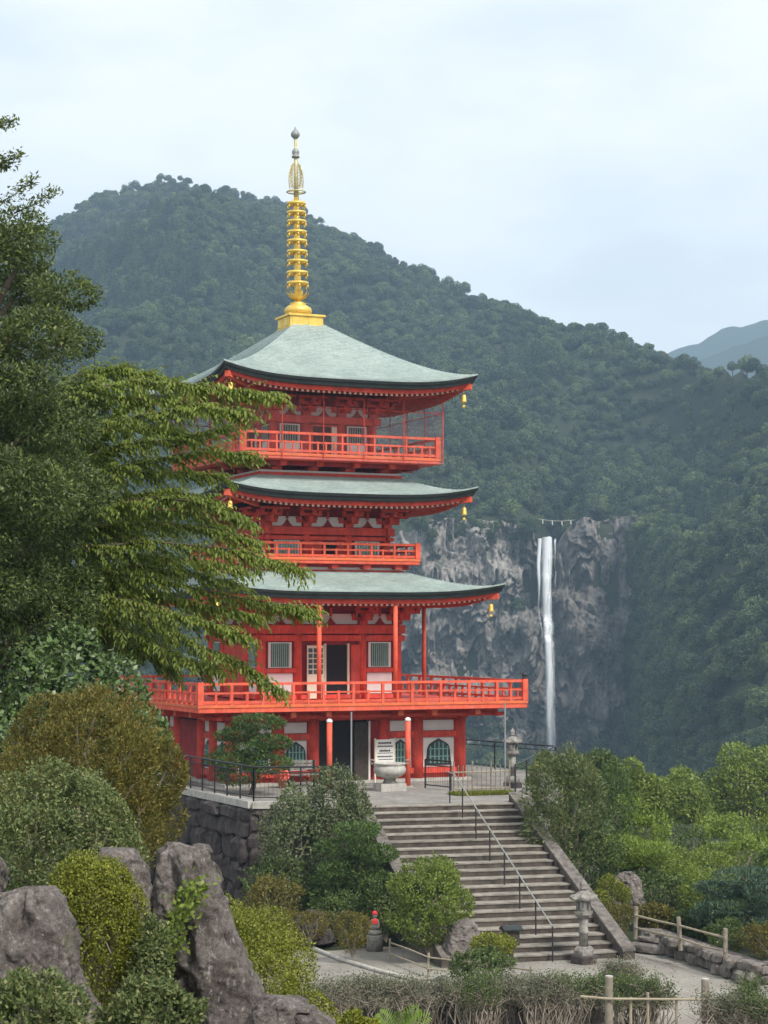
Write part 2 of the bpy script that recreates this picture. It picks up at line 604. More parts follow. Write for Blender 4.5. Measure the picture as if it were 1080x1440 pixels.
def mk_water():
    m, t, b = nodemat('falling_water')
    b.inputs['Base Color'].default_value = (0.86, 0.89, 0.92, 1)
    b.inputs['Roughness'].default_value = 0.6
    n = N(t, 'ShaderNodeTexNoise', Scale=1.0, Detail=7.0, Roughness=0.7)
    t.links.new(coords(t, (1.6, 1.6, 0.10), world=True), n.inputs['Vector'])
    a = N(t, 'ShaderNodeAttribute', attribute_name='var')
    ad = N(t, 'ShaderNodeMath', operation='ADD')
    t.links.new(n.outputs['Fac'], ad.inputs[0])
    t.links.new(a.outputs['Fac'], ad.inputs[1])
    f = ramp(t, ad.outputs[0], [(0.45, (0, 0, 0)), (0.95, (1, 1, 1))])
    t.links.new(f, b.inputs['Alpha'])


mk_water()


def mk_net():
    m, t, b = nodemat('bird_net')
    b.inputs['Base Color'].default_value = (0.45, 0.22, 0.22, 1)
    b.inputs['Roughness'].default_value = 0.8
    fs = []
    w = t.nodes.new('ShaderNodeTexCoord')
    s = t.nodes.new('ShaderNodeSeparateXYZ')
    t.links.new(w.outputs['Object'], s.inputs[0])
    for sock in (0, 1, 2):
        a = N(t, 'ShaderNodeMath', operation='MULTIPLY'); a.inputs[1].default_value = 22.0
        t.links.new(s.outputs[sock], a.inputs[0])
        fr = N(t, 'ShaderNodeMath', operation='FRACT')
        t.links.new(a.outputs[0], fr.inputs[0])
        lt = N(t, 'ShaderNodeMath', operation='LESS_THAN'); lt.inputs[1].default_value = 0.035
        t.links.new(fr.outputs[0], lt.inputs[0])
        fs.append(lt.outputs[0])
    m1 = N(t, 'ShaderNodeMath', operation='MAXIMUM')
    t.links.new(fs[0], m1.inputs[0]); t.links.new(fs[2], m1.inputs[1])
    t.links.new(m1.outputs[0], b.inputs['Alpha'])


mk_net()


# ================================================================== foliage
def mesh_np(name, V, faces4, var=None, smooth=False):
    m = bpy.data.meshes.new(name)
    nf = len(faces4)
    m.vertices.add(len(V))
    m.vertices.foreach_set('co', np.ascontiguousarray(V, dtype=np.float32).ravel())
    m.loops.add(nf * 4)
    m.loops.foreach_set('vertex_index', np.ascontiguousarray(faces4, dtype=np.int32).ravel())
    m.polygons.add(nf)
    m.polygons.foreach_set('loop_start', np.arange(nf, dtype=np.int32) * 4)
    if smooth:
        m.polygons.foreach_set('use_smooth', np.ones(nf, bool))
    m.update(calc_edges=True)
    if var is not None:
        a = m.attributes.new('var', 'FLOAT', 'POINT')
        a.data.foreach_set('value', np.ascontiguousarray(var, dtype=np.float32))
    return m


def unit(v):
    return v / np.maximum(np.linalg.norm(v, axis=-1, keepdims=True), 1e-9)


def leaf_arrays(P, A, Nn, L, W, var, fold=0.0):
    """diamond leaf (one quad) per point"""
    A = unit(A)
    S = unit(np.cross(A, Nn))
    Nn = np.cross(S, A)
    L = np.broadcast_to(np.asarray(L, float), (len(P),))[:, None]
    W = np.broadcast_to(np.asarray(W, float), (len(P),))[:, None]
    v0 = P
    v2 = P + A * L - Nn * L * fold
    mid = P + A * L * 0.45
    v1 = mid + S * W * 0.5
    v3 = mid - S * W * 0.5
    V = np.stack([v0, v1, v2, v3], 1).reshape(-1, 3)
    f = np.arange(len(P) * 4).reshape(-1, 4)
    return V, f, np.repeat(var, 4)


def leaf_arrays6(P, A, Nn, L, W, var, droop=0.18, fold=0.18):
    """leaf folded along its midrib, two quads"""
    A = unit(A)
    S = unit(np.cross(A, Nn))
    Nn = np.cross(S, A)
    L = np.broadcast_to(np.asarray(L, float), (len(P),))[:, None]
    W = np.broadcast_to(np.asarray(W, float), (len(P),))[:, None]
    up = Nn * W * fold
    v0 = P
    v3 = P + A * L - Nn * L * droop
    a = P + A * L * 0.3
    c = P + A * L * 0.68 - Nn * L * droop * 0.4
    V = np.stack([v0, a + S*W*0.5 + up, c + S*W*0.42 + up, v3, c - S*W*0.42 + up, a - S*W*0.5 + up], 1).reshape(-1, 3)
    b = np.arange(len(P))[:, None] * 6
    f = np.concatenate([b + np.array([[0, 1, 2, 3]]), b + np.array([[0, 3, 4, 5]])], 0)
    return V, f, np.repeat(var, 6)


def sphere_pts(n, g):
    v = g.normal(size=(n, 3))
    return unit(v)


def lump_leaves(lumps, n, L, W, g, shell=(0.72, 1.03), up=0.25, rnd=0.7, flatten=True, tipout=0.5, spray=0):
    """leaves through the outer shells of ellipsoid lumps [(c,(rx,ry,rz))]"""
    areas = np.array([(r[0]*r[1] + r[1]*r[2] + r[0]*r[2]) for c, r in lumps])
    cnt = (n * areas / areas.sum()).astype(int) + 1
    PP, AA, NN = [], [], []
    for (c, r), k in zip(lumps, cnt):
        d = sphere_pts(k, g)
        r = np.array(r)
        rad = shell[0] + (shell[1] - shell[0]) * g.random((k, 1)) ** 0.6
        p = np.array(c) + d * r * rad
        nrm = unit(d / r)
        keep = np.ones(k, bool)
        for (c2, r2) in lumps:
            if c2 is c:
                continue
            q = (p - np.array(c2)) / np.array(r2)
            keep &= (q * q).sum(1) > 0.42
        p, nrm = p[keep], nrm[keep]
        k = len(p)
        tang = unit(np.cross(nrm, g.normal(size=(k, 3))))
        a = tang + nrm * tipout + np.array([0, 0, up]) + g.normal(size=(k, 3)) * 0.35
        nn = nrm + g.normal(size=(k, 3)) * rnd + np.array([0, 0, 0.25])
        PP.append(p); AA.append(a); NN.append(nn)
    P, A, Nn = np.concatenate(PP), np.concatenate(AA), np.concatenate(NN)
    k = len(P)
    s = 0.65 + 0.7 * g.random(k)
    return P, A, Nn, L * s, W * s


def branching(mb, base, tips, r0, g, bend=0.25, n=6, r1=0.25):
    base = Vector(base)
    for tp in tips:
        tp = Vector(tp)
        d = tp - base
        pts, rad = [], []
        for i in range(6):
            t = i / 5
            w = math.sin(t * math.pi) * bend * d.length * 0.3
            j = Vector(g.normal(size=3)) * 0.06 * d.length * math.sin(t * math.pi)
            pts.append(base + d * t + Vector((0, 0, w)) + j)
            rad.append(r0 * (1 - t) + r0 * r1 * t)
        mb.tube(pts, rad, n)


def shrub(name, label, cat, base, size, lumps_n, n, L, W, mat, seed, group=None, lump_r=0.42, flat=0.8, twigs=True,
          up=0.25, rnd=0.7, bark='twig', shell=(0.7, 1.04), tipout=0.5, stem_r=None, dome=False, fold=0.0):
    rag = 0.35 if dome else 1.0
    """bushy thing: Empty at the base > foliage, stems. size = (rx, ry, height)"""
    g = np.random.default_rng(seed)
    e = empty(name, base, label, cat, group)
    rx, ry, h = size
    lumps = []
    core_r = (rx * 0.8, ry * 0.8, h * 0.44)
    core_c = (0, 0, h * 0.5)
    lumps.append((core_c, core_r))
    for i in range(lumps_n):
        d = sphere_pts(1, g)[0]
        if d[2] < -0.35:
            d[2] *= -0.6
        d = d / np.linalg.norm(d)
        k = lump_r * (0.6 + 0.8 * g.random())
        rr = (rx * k, ry * k, h * 0.5 * k * flat * 1.2)
        u = 0.9 if dome else 0.7
        c = (d[0] * (rx - rr[0] * u), d[1] * (ry - rr[1] * u), h * 0.5 + d[2] * (h * 0.5 - rr[2] * u))
        lumps.append((c, rr))
    P, A, Nn, LL, WW = lump_leaves(lumps, n, L, W, g, shell, up, rnd, tipout=tipout)
    # uneven growth: swellings, hollows and stray shoots
    cc = np.array([0, 0, h * 0.45])
    q = (P - cc) / np.array([rx, ry, h * 0.5])
    so = seed * 3.1
    P = cc + (P - cc) * (1 + 0.12 * rag * fbm(q[:, 0] * 2.3 + so, q[:, 1] * 2.3, q[:, 2] * 2.3, 3))[:, None]
    hol = fbm(q[:, 0] * 3.4 + so + 40, q[:, 1] * 3.4, q[:, 2] * 3.4, 3)
    rad_ = np.linalg.norm(q, axis=1)
    keep = (P[:, 2] > 0.01) & ~((hol < -0.42 - (0.2 if dome else 0)) & (rad_ > 0.72) & (g.random(len(P)) < 0.85))
    P, A, Nn, LL, WW = P[keep], A[keep], Nn[keep], LL[keep], WW[keep]
    ns = 24 if dome else 70
    i0 = np.argsort(-np.linalg.norm((P - cc) / np.array([rx, ry, h * 0.5]), axis=1))[:len(P) // 3]
    i0 = i0[P[i0][:, 2] > h * 0.3]
    if len(i0) > ns:
        for i in g.choice(i0, ns, replace=False):
            d = unit((P[i] - cc) / np.array([rx, ry, h * 0.5]) + np.array([0, 0, 0.7]) + g.normal(size=3) * 0.4)
            m_ = 10
            ln = (0.05 + 0.10 * g.random()) * (rx + h) * 0.5 * (0.5 if dome else 1.0)
            tt = np.linspace(0, 1, m_)[:, None]
            P = np.concatenate([P, P[i] + d * ln * tt])
            A = np.concatenate([A, np.tile(d, (m_, 1)) + g.normal(size=(m_, 3)) * 0.7])
            Nn = np.concatenate([Nn, g.normal(size=(m_, 3)) + np.array([0, 0, 0.5])])
            LL = np.concatenate([LL, np.full(m_, L * 0.85)])
            WW = np.concatenate([WW, np.full(m_, W * 0.85)])
    V, f, var = leaf_arrays(P, A, Nn, LL, WW, g.random(len(P)), fold)
    o = obj('foliage', mesh_np('foliage', V, f, var), mat, e)
    o['kind'] = 'stuff'
    if twigs:
        mb = MB()
        tips = []
        for c, r in lumps[1:14]:
            tips.append(c)
        sr = stem_r or 0.03 * max(rx, 0.5)
        branching(mb, (0, 0, -0.1), tips, sr, g, 0.15, 5, 0.3)
        mb.build('stem', bark, e)
    return e


# ================================================================== terrain
SKX = [-400, -150, 0, 60, 130, 235, 330, 400, 460, 520, 600, 700, 800, 860, 920, 970, 1080, 1200, 1500]
SKY_ = [420, 350, 310, 302, 264, 234, 258, 274, 304, 333, 370, 412, 455, 471, 484, 494, 498, 490, 450]
RDX = [-400, 0, 235, 540, 800, 930, 1080, 1500]
RDY = [1250, 1200, 1150, 1020, 850, 770, 640, 560]
VAL = -46.0
CL_Y = 600.0


def mid_depth(px):
    return np.interp(px, [-400, 0, 540, 885, 930, 990, 1080, 1500], [640, 620, 604, 602, 570, 505, 430, 380])


def mid_z(px):
    return np.interp(px, [-400, 0, 540, 885, 930, 990, 1080, 1500], [36, 36, 36, 35, 30, 22, 14, 10])


def cliffy(px):
    return sstep(515, 580, px) * (1 - sstep(885, 925, px))


def far_h(X, Y):
    Yc = np.maximum(Y, 100.0)
    px = np.clip(540 + 2800 * X / Yc, -400, 1500)
    rd = np.interp(px, RDX, RDY)
    rz = CAMZ + (888 - np.interp(px, SKX, SKY_)) / 2800 * rd - 5.0
    md, mz = mid_depth(px), mid_z(px)
    c = cliffy(px)
    ft = md - 165
    # valley
    near = -4.0 + (VAL + 4.0) * sstep(85, 330, Y)
    t1 = np.clip((Y - ft) / (md - ft), 0, 1)
    s1 = t1 ** 1.15
    s1c = np.where(t1 < 0.985, t1 * 0.17, 0.17 + (t1 - 0.985) / 0.015 * 0.83)
    low = VAL + (mz - VAL) * (s1 * (1 - c) + s1c * c)
    t2 = np.clip((Y - md) / (rd - md), 0, 1)
    hi = mz + (rz - mz) * (t2 * 0.78 + 0.22 * t2 ** 0.6)
    back = rz - (Y - rd) * 0.35
    z = np.where(Y < ft, near, np.where(Y < md, low, np.where(Y < rd, hi, back)))
    # folds of the slope
    amp = sstep(0.0, 0.25, t2) * (1 - sstep(0.8, 1.0, t2)) + 0.3 * (Y > rd)
    z = z + amp * (26 * fbm(X / 120 + 3, Y / 160, 0.5, 3) + 5 * fbm(X / 35, Y / 45, 2.5, 2))
    # gorge of the stream above the fall
    gx = (773 + (Y - 600) * 0.25 - 540) / 2800 * Y
    gw = 5.5 + (Y - 600) * 0.02
    gorge = np.exp(-((X - gx) / gw) ** 2) * sstep(590, 600, Y) * (1 - sstep(640, 760, Y))
    z = z - gorge * (6 + np.clip((Y - 602) * 0.5, 0, 22))
    return z


def near_h(X, Y):
    right = np.maximum(-3.55, 3.9 - 0.31 * np.maximum(Y - 1, 0))
    left = 3.1 - 0.55 * sstep(9, 16, Y)
    y1 = 14.5 + 10.0 * sstep(-1.7, -3.4, X) 
    left = left - 6.1 * sstep(y1, y1 + 9.0, Y)
    left = np.where(Y < 4, 3.9, left)
    k = sstep(-0.2, 0.9, X + 0.02 * Y)
    z = left * (1 - k) + right * k
    z = np.where(Y > 34, -3.55, z)
    # garden bank climbing to the temple terrace
    bank = sstep(57.5, 65.5, Y + 0.25 * np.clip(X, -10, 20)) * (1 - sstep(3.5, 7.5, X)) * sstep(-4.6, -2.0, X)
    z = z + bank * 3.0
    # right hand garden
    gr = sstep(57, 62, Y) * sstep(4.0, 7.5, X)
    z = z + gr * 0.35
    # fall to the valley beyond the terrace
    z = np.where(Y > 60, z + 0.05 * fbm(X / 3, Y / 3, 1.2, 2), z)
    return z


def ground_h(X, Y):
    k = sstep(84, 120, Y + np.clip(X - 8, 0, 30) * 0.8)
    return near_h(X, Y) * (1 - k) + far_h(X, Y) * k


def make_terrain():
    xs = np.concatenate([np.linspace(-1100, -150, 60), np.linspace(-145, -24, 50), np.linspace(-23, 23, 80), np.linspace(24, 160, 70), np.linspace(165, 1000, 60)])
    ys = np.concatenate([np.linspace(-60, 2, 12), np.linspace(3, 90, 110), np.linspace(92, 420, 70), np.linspace(424, 590, 30), np.linspace(593, 640, 24), np.linspace(646, 1300, 90), np.linspace(1320, 2200, 20)])
    X, Y = np.meshgrid(xs, ys)
    Z = ground_h(X, Y)
    Z = np.maximum(Z, -58)
    nx, ny = len(xs), len(ys)
    V = np.stack([X.ravel(), Y.ravel(), Z.ravel()], 1)
    i = np.arange((ny - 1) * (nx - 1))
    r, c = i // (nx - 1), i % (nx - 1)
    a = r * nx + c
    f = np.stack([a, a + 1, a + nx + 1, a + nx], 1)
    o = obj('terrain', mesh_np('terrain', V, f, None, True), 'terrain_soil')
    tag(o, 'wooded mountainside and valley floor behind the pagoda', kind='structure')


make_terrain()


# ---- cliff face with the fall
def cliff_y(X, Z):
    """depth of the rock face at across-position X and height Z"""
    a = fbm(X / 26, 0.3, Z / 30, 3) * 3.4
    col_ = fbm(X / 6.5, 1.7, Z / 40, 5, 0.6) * 3.6
    led = fbm(X / 14, 4.4, Z / 9, 4, 0.55) * 1.6
    rid = -np.abs(fbm(X / 9, 8.4, Z / 14, 5, 0.6)) * 4.0
    chute = 4.5 * np.exp(-((X - 51.5) / 5.0) ** 2)
    over = -2.2 * np.exp(-((Z - 3 - 0.1 * X) / 6) ** 2) + 1.6 * np.exp(-((Z + 6) / 5) ** 2)
    b1_ = fbm(X / 8.5, 12.7, Z / 20, 3) * 2.6
    b2_ = fbm(X / 3.6, 15.1, Z / 7.5, 2) * 2.6
    blk = (np.floor(b1_) + sstep(0, 0.10, b1_ - np.floor(b1_))) * 2.8 + (np.floor(b2_) + sstep(0, 0.12, b2_ - np.floor(b2_))) * 1.3
    return CL_Y - 4 + a + blk + col_ * 0.3 + led * 0.4 + rid * 0.5 + chute + over - 0.05 * (36 - Z) * 0.6


def make_cliff():
    xs = np.linspace(-12, 86, 420)
    ts = np.linspace(0, 1, 330)
    top = 38.0 + fbm(xs / 9, 0, 0, 3) * 3.2
    top = top - 5.8 * np.exp(-((xs - 50.2) / 4.4) ** 4)
    top = top - sstep(74, 86, xs) * 14
    X, T = np.meshgrid(xs, ts)
    Z = -56 + T * (top[None, :] + 56)
    Y = cliff_y(X, Z)
    lip = sstep(0.95, 1.0, T)
    Y = Y + lip * 3
    V = np.stack([X.ravel(), Y.ravel(), Z.ravel()], 1)
    nx, ny = len(xs), len(ts)
    i = np.arange((ny - 1) * (nx - 1))
    r, c = i // (nx - 1), i % (nx - 1)
    a = r * nx + c
    f = np.stack([a, a + 1, a + nx + 1, a + nx], 1)
    # ledge running back from the brink into the slope
    k = len(V)
    tops = V[(ny - 1) * nx:]
    backs = tops.copy()
    backs[:, 1] = CL_Y + 22
    backs[:, 2] -= 1.5
    V = np.concatenate([V, backs])
    j = np.arange(nx - 1)
    f2 = np.stack([(ny - 1) * nx + j, (ny - 1) * nx + j + 1, k + j + 1, k + j], 1)
    f = np.concatenate([f, f2])
    o = obj('cliff', mesh_np('cliff', V, f, None, False), 'cliff_rock')
    tag(o, 'grey fractured rock cliff on both sides of the waterfall', kind='structure')


make_cliff()


# ---- waterfall
def make_fall():
    g = np.random.default_rng(3)
    VV, FF, VAR = [], [], []
    off = 0

    def ribbon(pxs, pys, wpx, dens, yoff, ph):
        nonlocal off
        n = 90
        t = np.linspace(0, 1, n)
        py = pys[0] + (pys[1] - pys[0]) * t
        px = np.interp(t, np.linspace(0, 1, len(pxs)), pxs) + 0.5 * np.sin(t * 21 + ph)
        w = np.interp(t, np.linspace(0, 1, len(wpx)), wpx)
        d = np.interp(t, np.linspace(0, 1, len(dens)), dens)
        X = (px - 540) / 2800 * 590
        Z = CAMZ + (888 - py) / 2800 * 590
        Y = np.minimum.reduce([cliff_y(X + q_, Z) for q_ in (-3, -2, -1, 0, 1, 2, 3)])
        Y = np.minimum.accumulate(np.minimum(Y, 598.5)) - 0.5 - yoff
        hw = w / 2800 * 596 / 2
        m = 9
        for q in range(m):
            s = -1 + 2 * q / (m - 1)
            VV.append(np.stack([X + hw * s, Y - np.sqrt(max(0, 1 - s * s)) * hw * 0.9, Z], 1))
            VAR.append(d - 0.55 * abs(s) ** 1.6)
        for q in range(m - 1):
            a = off + q * n + np.arange(n - 1)
            FF.append(np.stack([a, a + n, a + n + 1, a + 1], 1))
        off += m * n

    ribbon([772, 771, 771, 772, 773, 774], (754, 1095), [14, 17, 20, 24, 28, 34], [0.85, 0.42, 0.30, 0.22, 0.16, 0.12], 0.0, 0)
    ribbon([773, 770, 770, 771, 772, 773], (754, 1095), [9, 10, 11, 12, 13, 14], [0.9, 0.62, 0.54, 0.48, 0.42, 0.36], 0.6, 2)
    ribbon([775, 774, 773, 775, 778, 781], (753, 1095), [4, 5, 5, 6, 8, 12], [0.75, 0.34, 0.3, 0.24, 0.2, 0.14], 0.9, 4)
    ribbon([761, 760, 760, 761, 762], (756, 960), [6, 6, 5, 6, 9], [0.75, 0.45, 0.12, 0.0, -0.1], 0.2, 1)
    ribbon([784, 783, 783, 784], (756, 850), [5, 4, 5, 7], [0.3, 0.1, 0.05, -0.1], 0.2, 3)
    o = obj('waterfall', mesh_np('waterfall', np.concatenate(VV), np.concatenate(FF), np.concatenate(VAR), True), 'falling_water')
    tag(o, 'tall white waterfall dropping down the middle of the grey cliff', kind='structure')


make_fall()


def make_shimenawa():
    a, b = at(756, 729, 596), at(808, 731, 596)
    e = empty('sacred_rope', a, 'thin sacred rope with white paper streamers strung above the waterfall', 'rope')
    mb = MB()
    d = b - a
    pts = []
    for i in range(13):
        t = i / 12
        pts.append(d * t + Vector((0, 0, -1.1 * 4 * t * (1 - t) * 0.5)))
    mb.tube(pts, 0.06, 6)
    mb.build('rope', 'rope', e)
    for t in (0.14, 0.40, 0.66, 0.9):
        q = MB()
        w = 0.26
        z = 0.0
        vs, fs = [], []
        for k in range(4):
            x0 = (k % 2) * 0.16 - 0.08
            q.box((x0 * 0.7, 0, -0.2 - k * 0.3), (w * 0.9, 0.04, 0.33), 0)
        o = q.build('paper_streamer', 'white_paint', e)
        o.location = d * t + Vector((0, 0, -1.1 * 2 * t * (1 - t)))


make_shimenawa()


# ---- far blue hills
def make_hills():
    for nm, lab, dep, xs_, ys_ in (
        ('hills', 'far blue mountain ridge at the right skyline', 2600, [760, 900, 965, 1010, 1080, 1180, 1400, 1800], [540, 505, 484, 462, 445, 436, 470, 540]),
        ('hills', 'nearer low spur before the far blue ridge', 2150, [880, 960, 1010, 1050, 1080, 1150, 1300, 1600], [540, 508, 490, 476, 466, 452, 460, 540])):
        n, m_ = 160, 40
        u = np.linspace(xs_[0], xs_[-1], n)
        v = np.linspace(-1, 1, m_)
        U, Vv = np.meshgrid(u, v)
        Yw = dep + Vv * 420
        Xw = (U - 540) / 2800 * dep
        top = CAMZ + (888 - np.interp(U, xs_, ys_)) / 2800 * dep
        Zw = -50 + (top + 50) * (1 - np.abs(Vv) ** 1.3) + 26 * fbm(Xw / 160, Yw / 160, 3.1, 4) * (1 - np.abs(Vv)) * np.minimum(1, np.abs(Vv) * 4)
        Zw = Zw + 5 * fbm(Xw / 18, Yw / 30, 7.7, 2) * (1 - np.abs(Vv))
        V = np.stack([Xw.ravel(), Yw.ravel(), np.maximum(Zw, -57).ravel()], 1)
        i = np.arange((m_ - 1) * (n - 1))
        r, c = i // (n - 1), i % (n - 1)
        a = r * n + c
        o = obj(nm, mesh_np('hills', V, np.stack([a, a + 1, a + n + 1, a + n], 1), None, True), 'terrain_soil')
        tag(o, lab, kind='structure')


make_hills()


# ---- forest (one mass: stuff)
def crown_broad(seed, n_l, n, size):
    g = np.random.default_rng(seed)
    lumps = []
    for i in range(n_l):
        a = g.random() * 6.283
        rr = 2.6 * math.sqrt(g.random())
        z = 3.0 + 3.4 * (1 - (rr / 3.2) ** 2) * (0.6 + 0.4 * g.random()) - (1.6 * g.random() if rr > 1.8 else 0)
        r = 1.05 + 0.75 * g.random()
        lumps.append(((rr * math.cos(a), rr * math.sin(a), z), (r, r, r * 0.78)))
    P, A, Nn, L, W = lump_leaves(lumps, n, size, size * 0.72, g, (0.7, 1.06), 0.1, 0.38, tipout=0.25)
    V, f, var = leaf_arrays(P, A, Nn, L, W, g.random(len(P)))
    # trunk
    mb = MB()
    mb.tube([(0, 0, -3), (0.1, 0, 1.5), (0, 0, 4.5)], [0.3, 0.24, 0.12], 5)
    tv = np.array(mb.v)
    tf = np.array([q for q in mb.f if len(q) == 4]) + len(V)
    return mesh_np('forest_crown', np.concatenate([V, tv]), np.concatenate([f, tf]), np.concatenate([var, np.zeros(len(tv))]))


def crown_conifer(seed, n, size):
    g = np.random.default_rng(seed)
    lumps = []
    for k in range(9):
        z = 1.5 + k * 1.15
        r = 2.3 * (1 - k / 10.5)
        for q in range(4 if k < 7 else 1):
            a = g.random() * 6.283
            d = r * 0.5 if k < 7 else 0
            lumps.append(((d * math.cos(a), d * math.sin(a), z + g.random() * 0.5), (r * 0.62, r * 0.62, 0.62)))
    P, A, Nn, L, W = lump_leaves(lumps, n, size, size * 0.5, g, (0.5, 1.1), -0.35, 0.6, tipout=0.9)
    V, f, var = leaf_arrays(P, A, Nn, L, W, g.random(len(P)))
    mb = MB()
    mb.tube([(0, 0, -3), (0, 0, 10.5)], [0.28, 0.06], 5)
    tv = np.array(mb.v)
    tf = np.array([q for q in mb.f if len(q) == 4]) + len(V)
    return mesh_np('forest_crown', np.concatenate([V, tv]), np.concatenate([f, tf]), np.concatenate([var, np.zeros(len(tv))]))


def instancer(name, meshes, P, scl, rz, idx, label, cat):
    """one stuff object: crowns set on points by geometry nodes"""
    pm = bpy.data.meshes.new(name)
    pm.vertices.add(len(P))
    pm.vertices.foreach_set('co', np.ascontiguousarray(P, dtype=np.float32).ravel())
    for nm, arr, ty in (('scl', scl, 'FLOAT'), ('rz', rz, 'FLOAT'), ('idx', idx, 'INT')):
        a = pm.attributes.new(nm, ty, 'POINT')
        a.data.foreach_set('value', np.ascontiguousarray(arr, dtype=np.int32 if ty == 'INT' else np.float32))
    o = obj(name, pm, None)
    ng = bpy.data.node_groups.new(name, 'GeometryNodeTree')
    ng.interface.new_socket('Geometry', in_out='INPUT', socket_type='NodeSocketGeometry')
    ng.interface.new_socket('Geometry', in_out='OUTPUT', socket_type='NodeSocketGeometry')
    gi, go = ng.nodes.new('NodeGroupInput'), ng.nodes.new('NodeGroupOutput')
    join = ng.nodes.new('GeometryNodeGeometryToInstance')
    for mm in meshes:
        so_ = bpy.data.objects.new('forest_crown_source', mm)
        oi = ng.nodes.new('GeometryNodeObjectInfo')
        oi.inputs['Object'].default_value = so_
        oi.inputs['As Instance'].default_value = True
        ng.links.new(oi.outputs['Geometry'], join.inputs[0])
    # link order into a multi-input socket is reversed for the list; any order will do here
    ip = ng.nodes.new('GeometryNodeInstanceOnPoints')
    ip.inputs['Pick Instance'].default_value = True

    def attr(nm, ty):
        n = ng.nodes.new('GeometryNodeInputNamedAttribute')
        n.data_type = ty
        n.inputs['Name'].default_value = nm
        return n.outputs['Attribute']
    ng.links.new(gi.outputs[0], ip.inputs['Points'])
    jg = ng.nodes.new('GeometryNodeJoinGeometry')
    for n in [q for q in ng.nodes if q.bl_idname == 'GeometryNodeObjectInfo']:
        ng.links.new(n.outputs['Geometry'], jg.inputs[0])
    ng.nodes.remove(join)
    ng.links.new(jg.outputs[0], ip.inputs['Instance'])
    ng.links.new(attr('idx', 'INT'), ip.inputs['Instance Index'])
    cx = ng.nodes.new('ShaderNodeCombineXYZ')
    ng.links.new(attr('rz', 'FLOAT'), cx.inputs[2])
    ng.links.new(cx.outputs[0], ip.inputs['Rotation'])
    ng.links.new(attr('scl', 'FLOAT'), ip.inputs['Scale'])
    ng.links.new(ip.outputs[0], go.inputs[0])
    md = o.modifiers.new('forest', 'NODES')
    md.node_group = ng
    return tag(o, label, cat, kind='stuff')


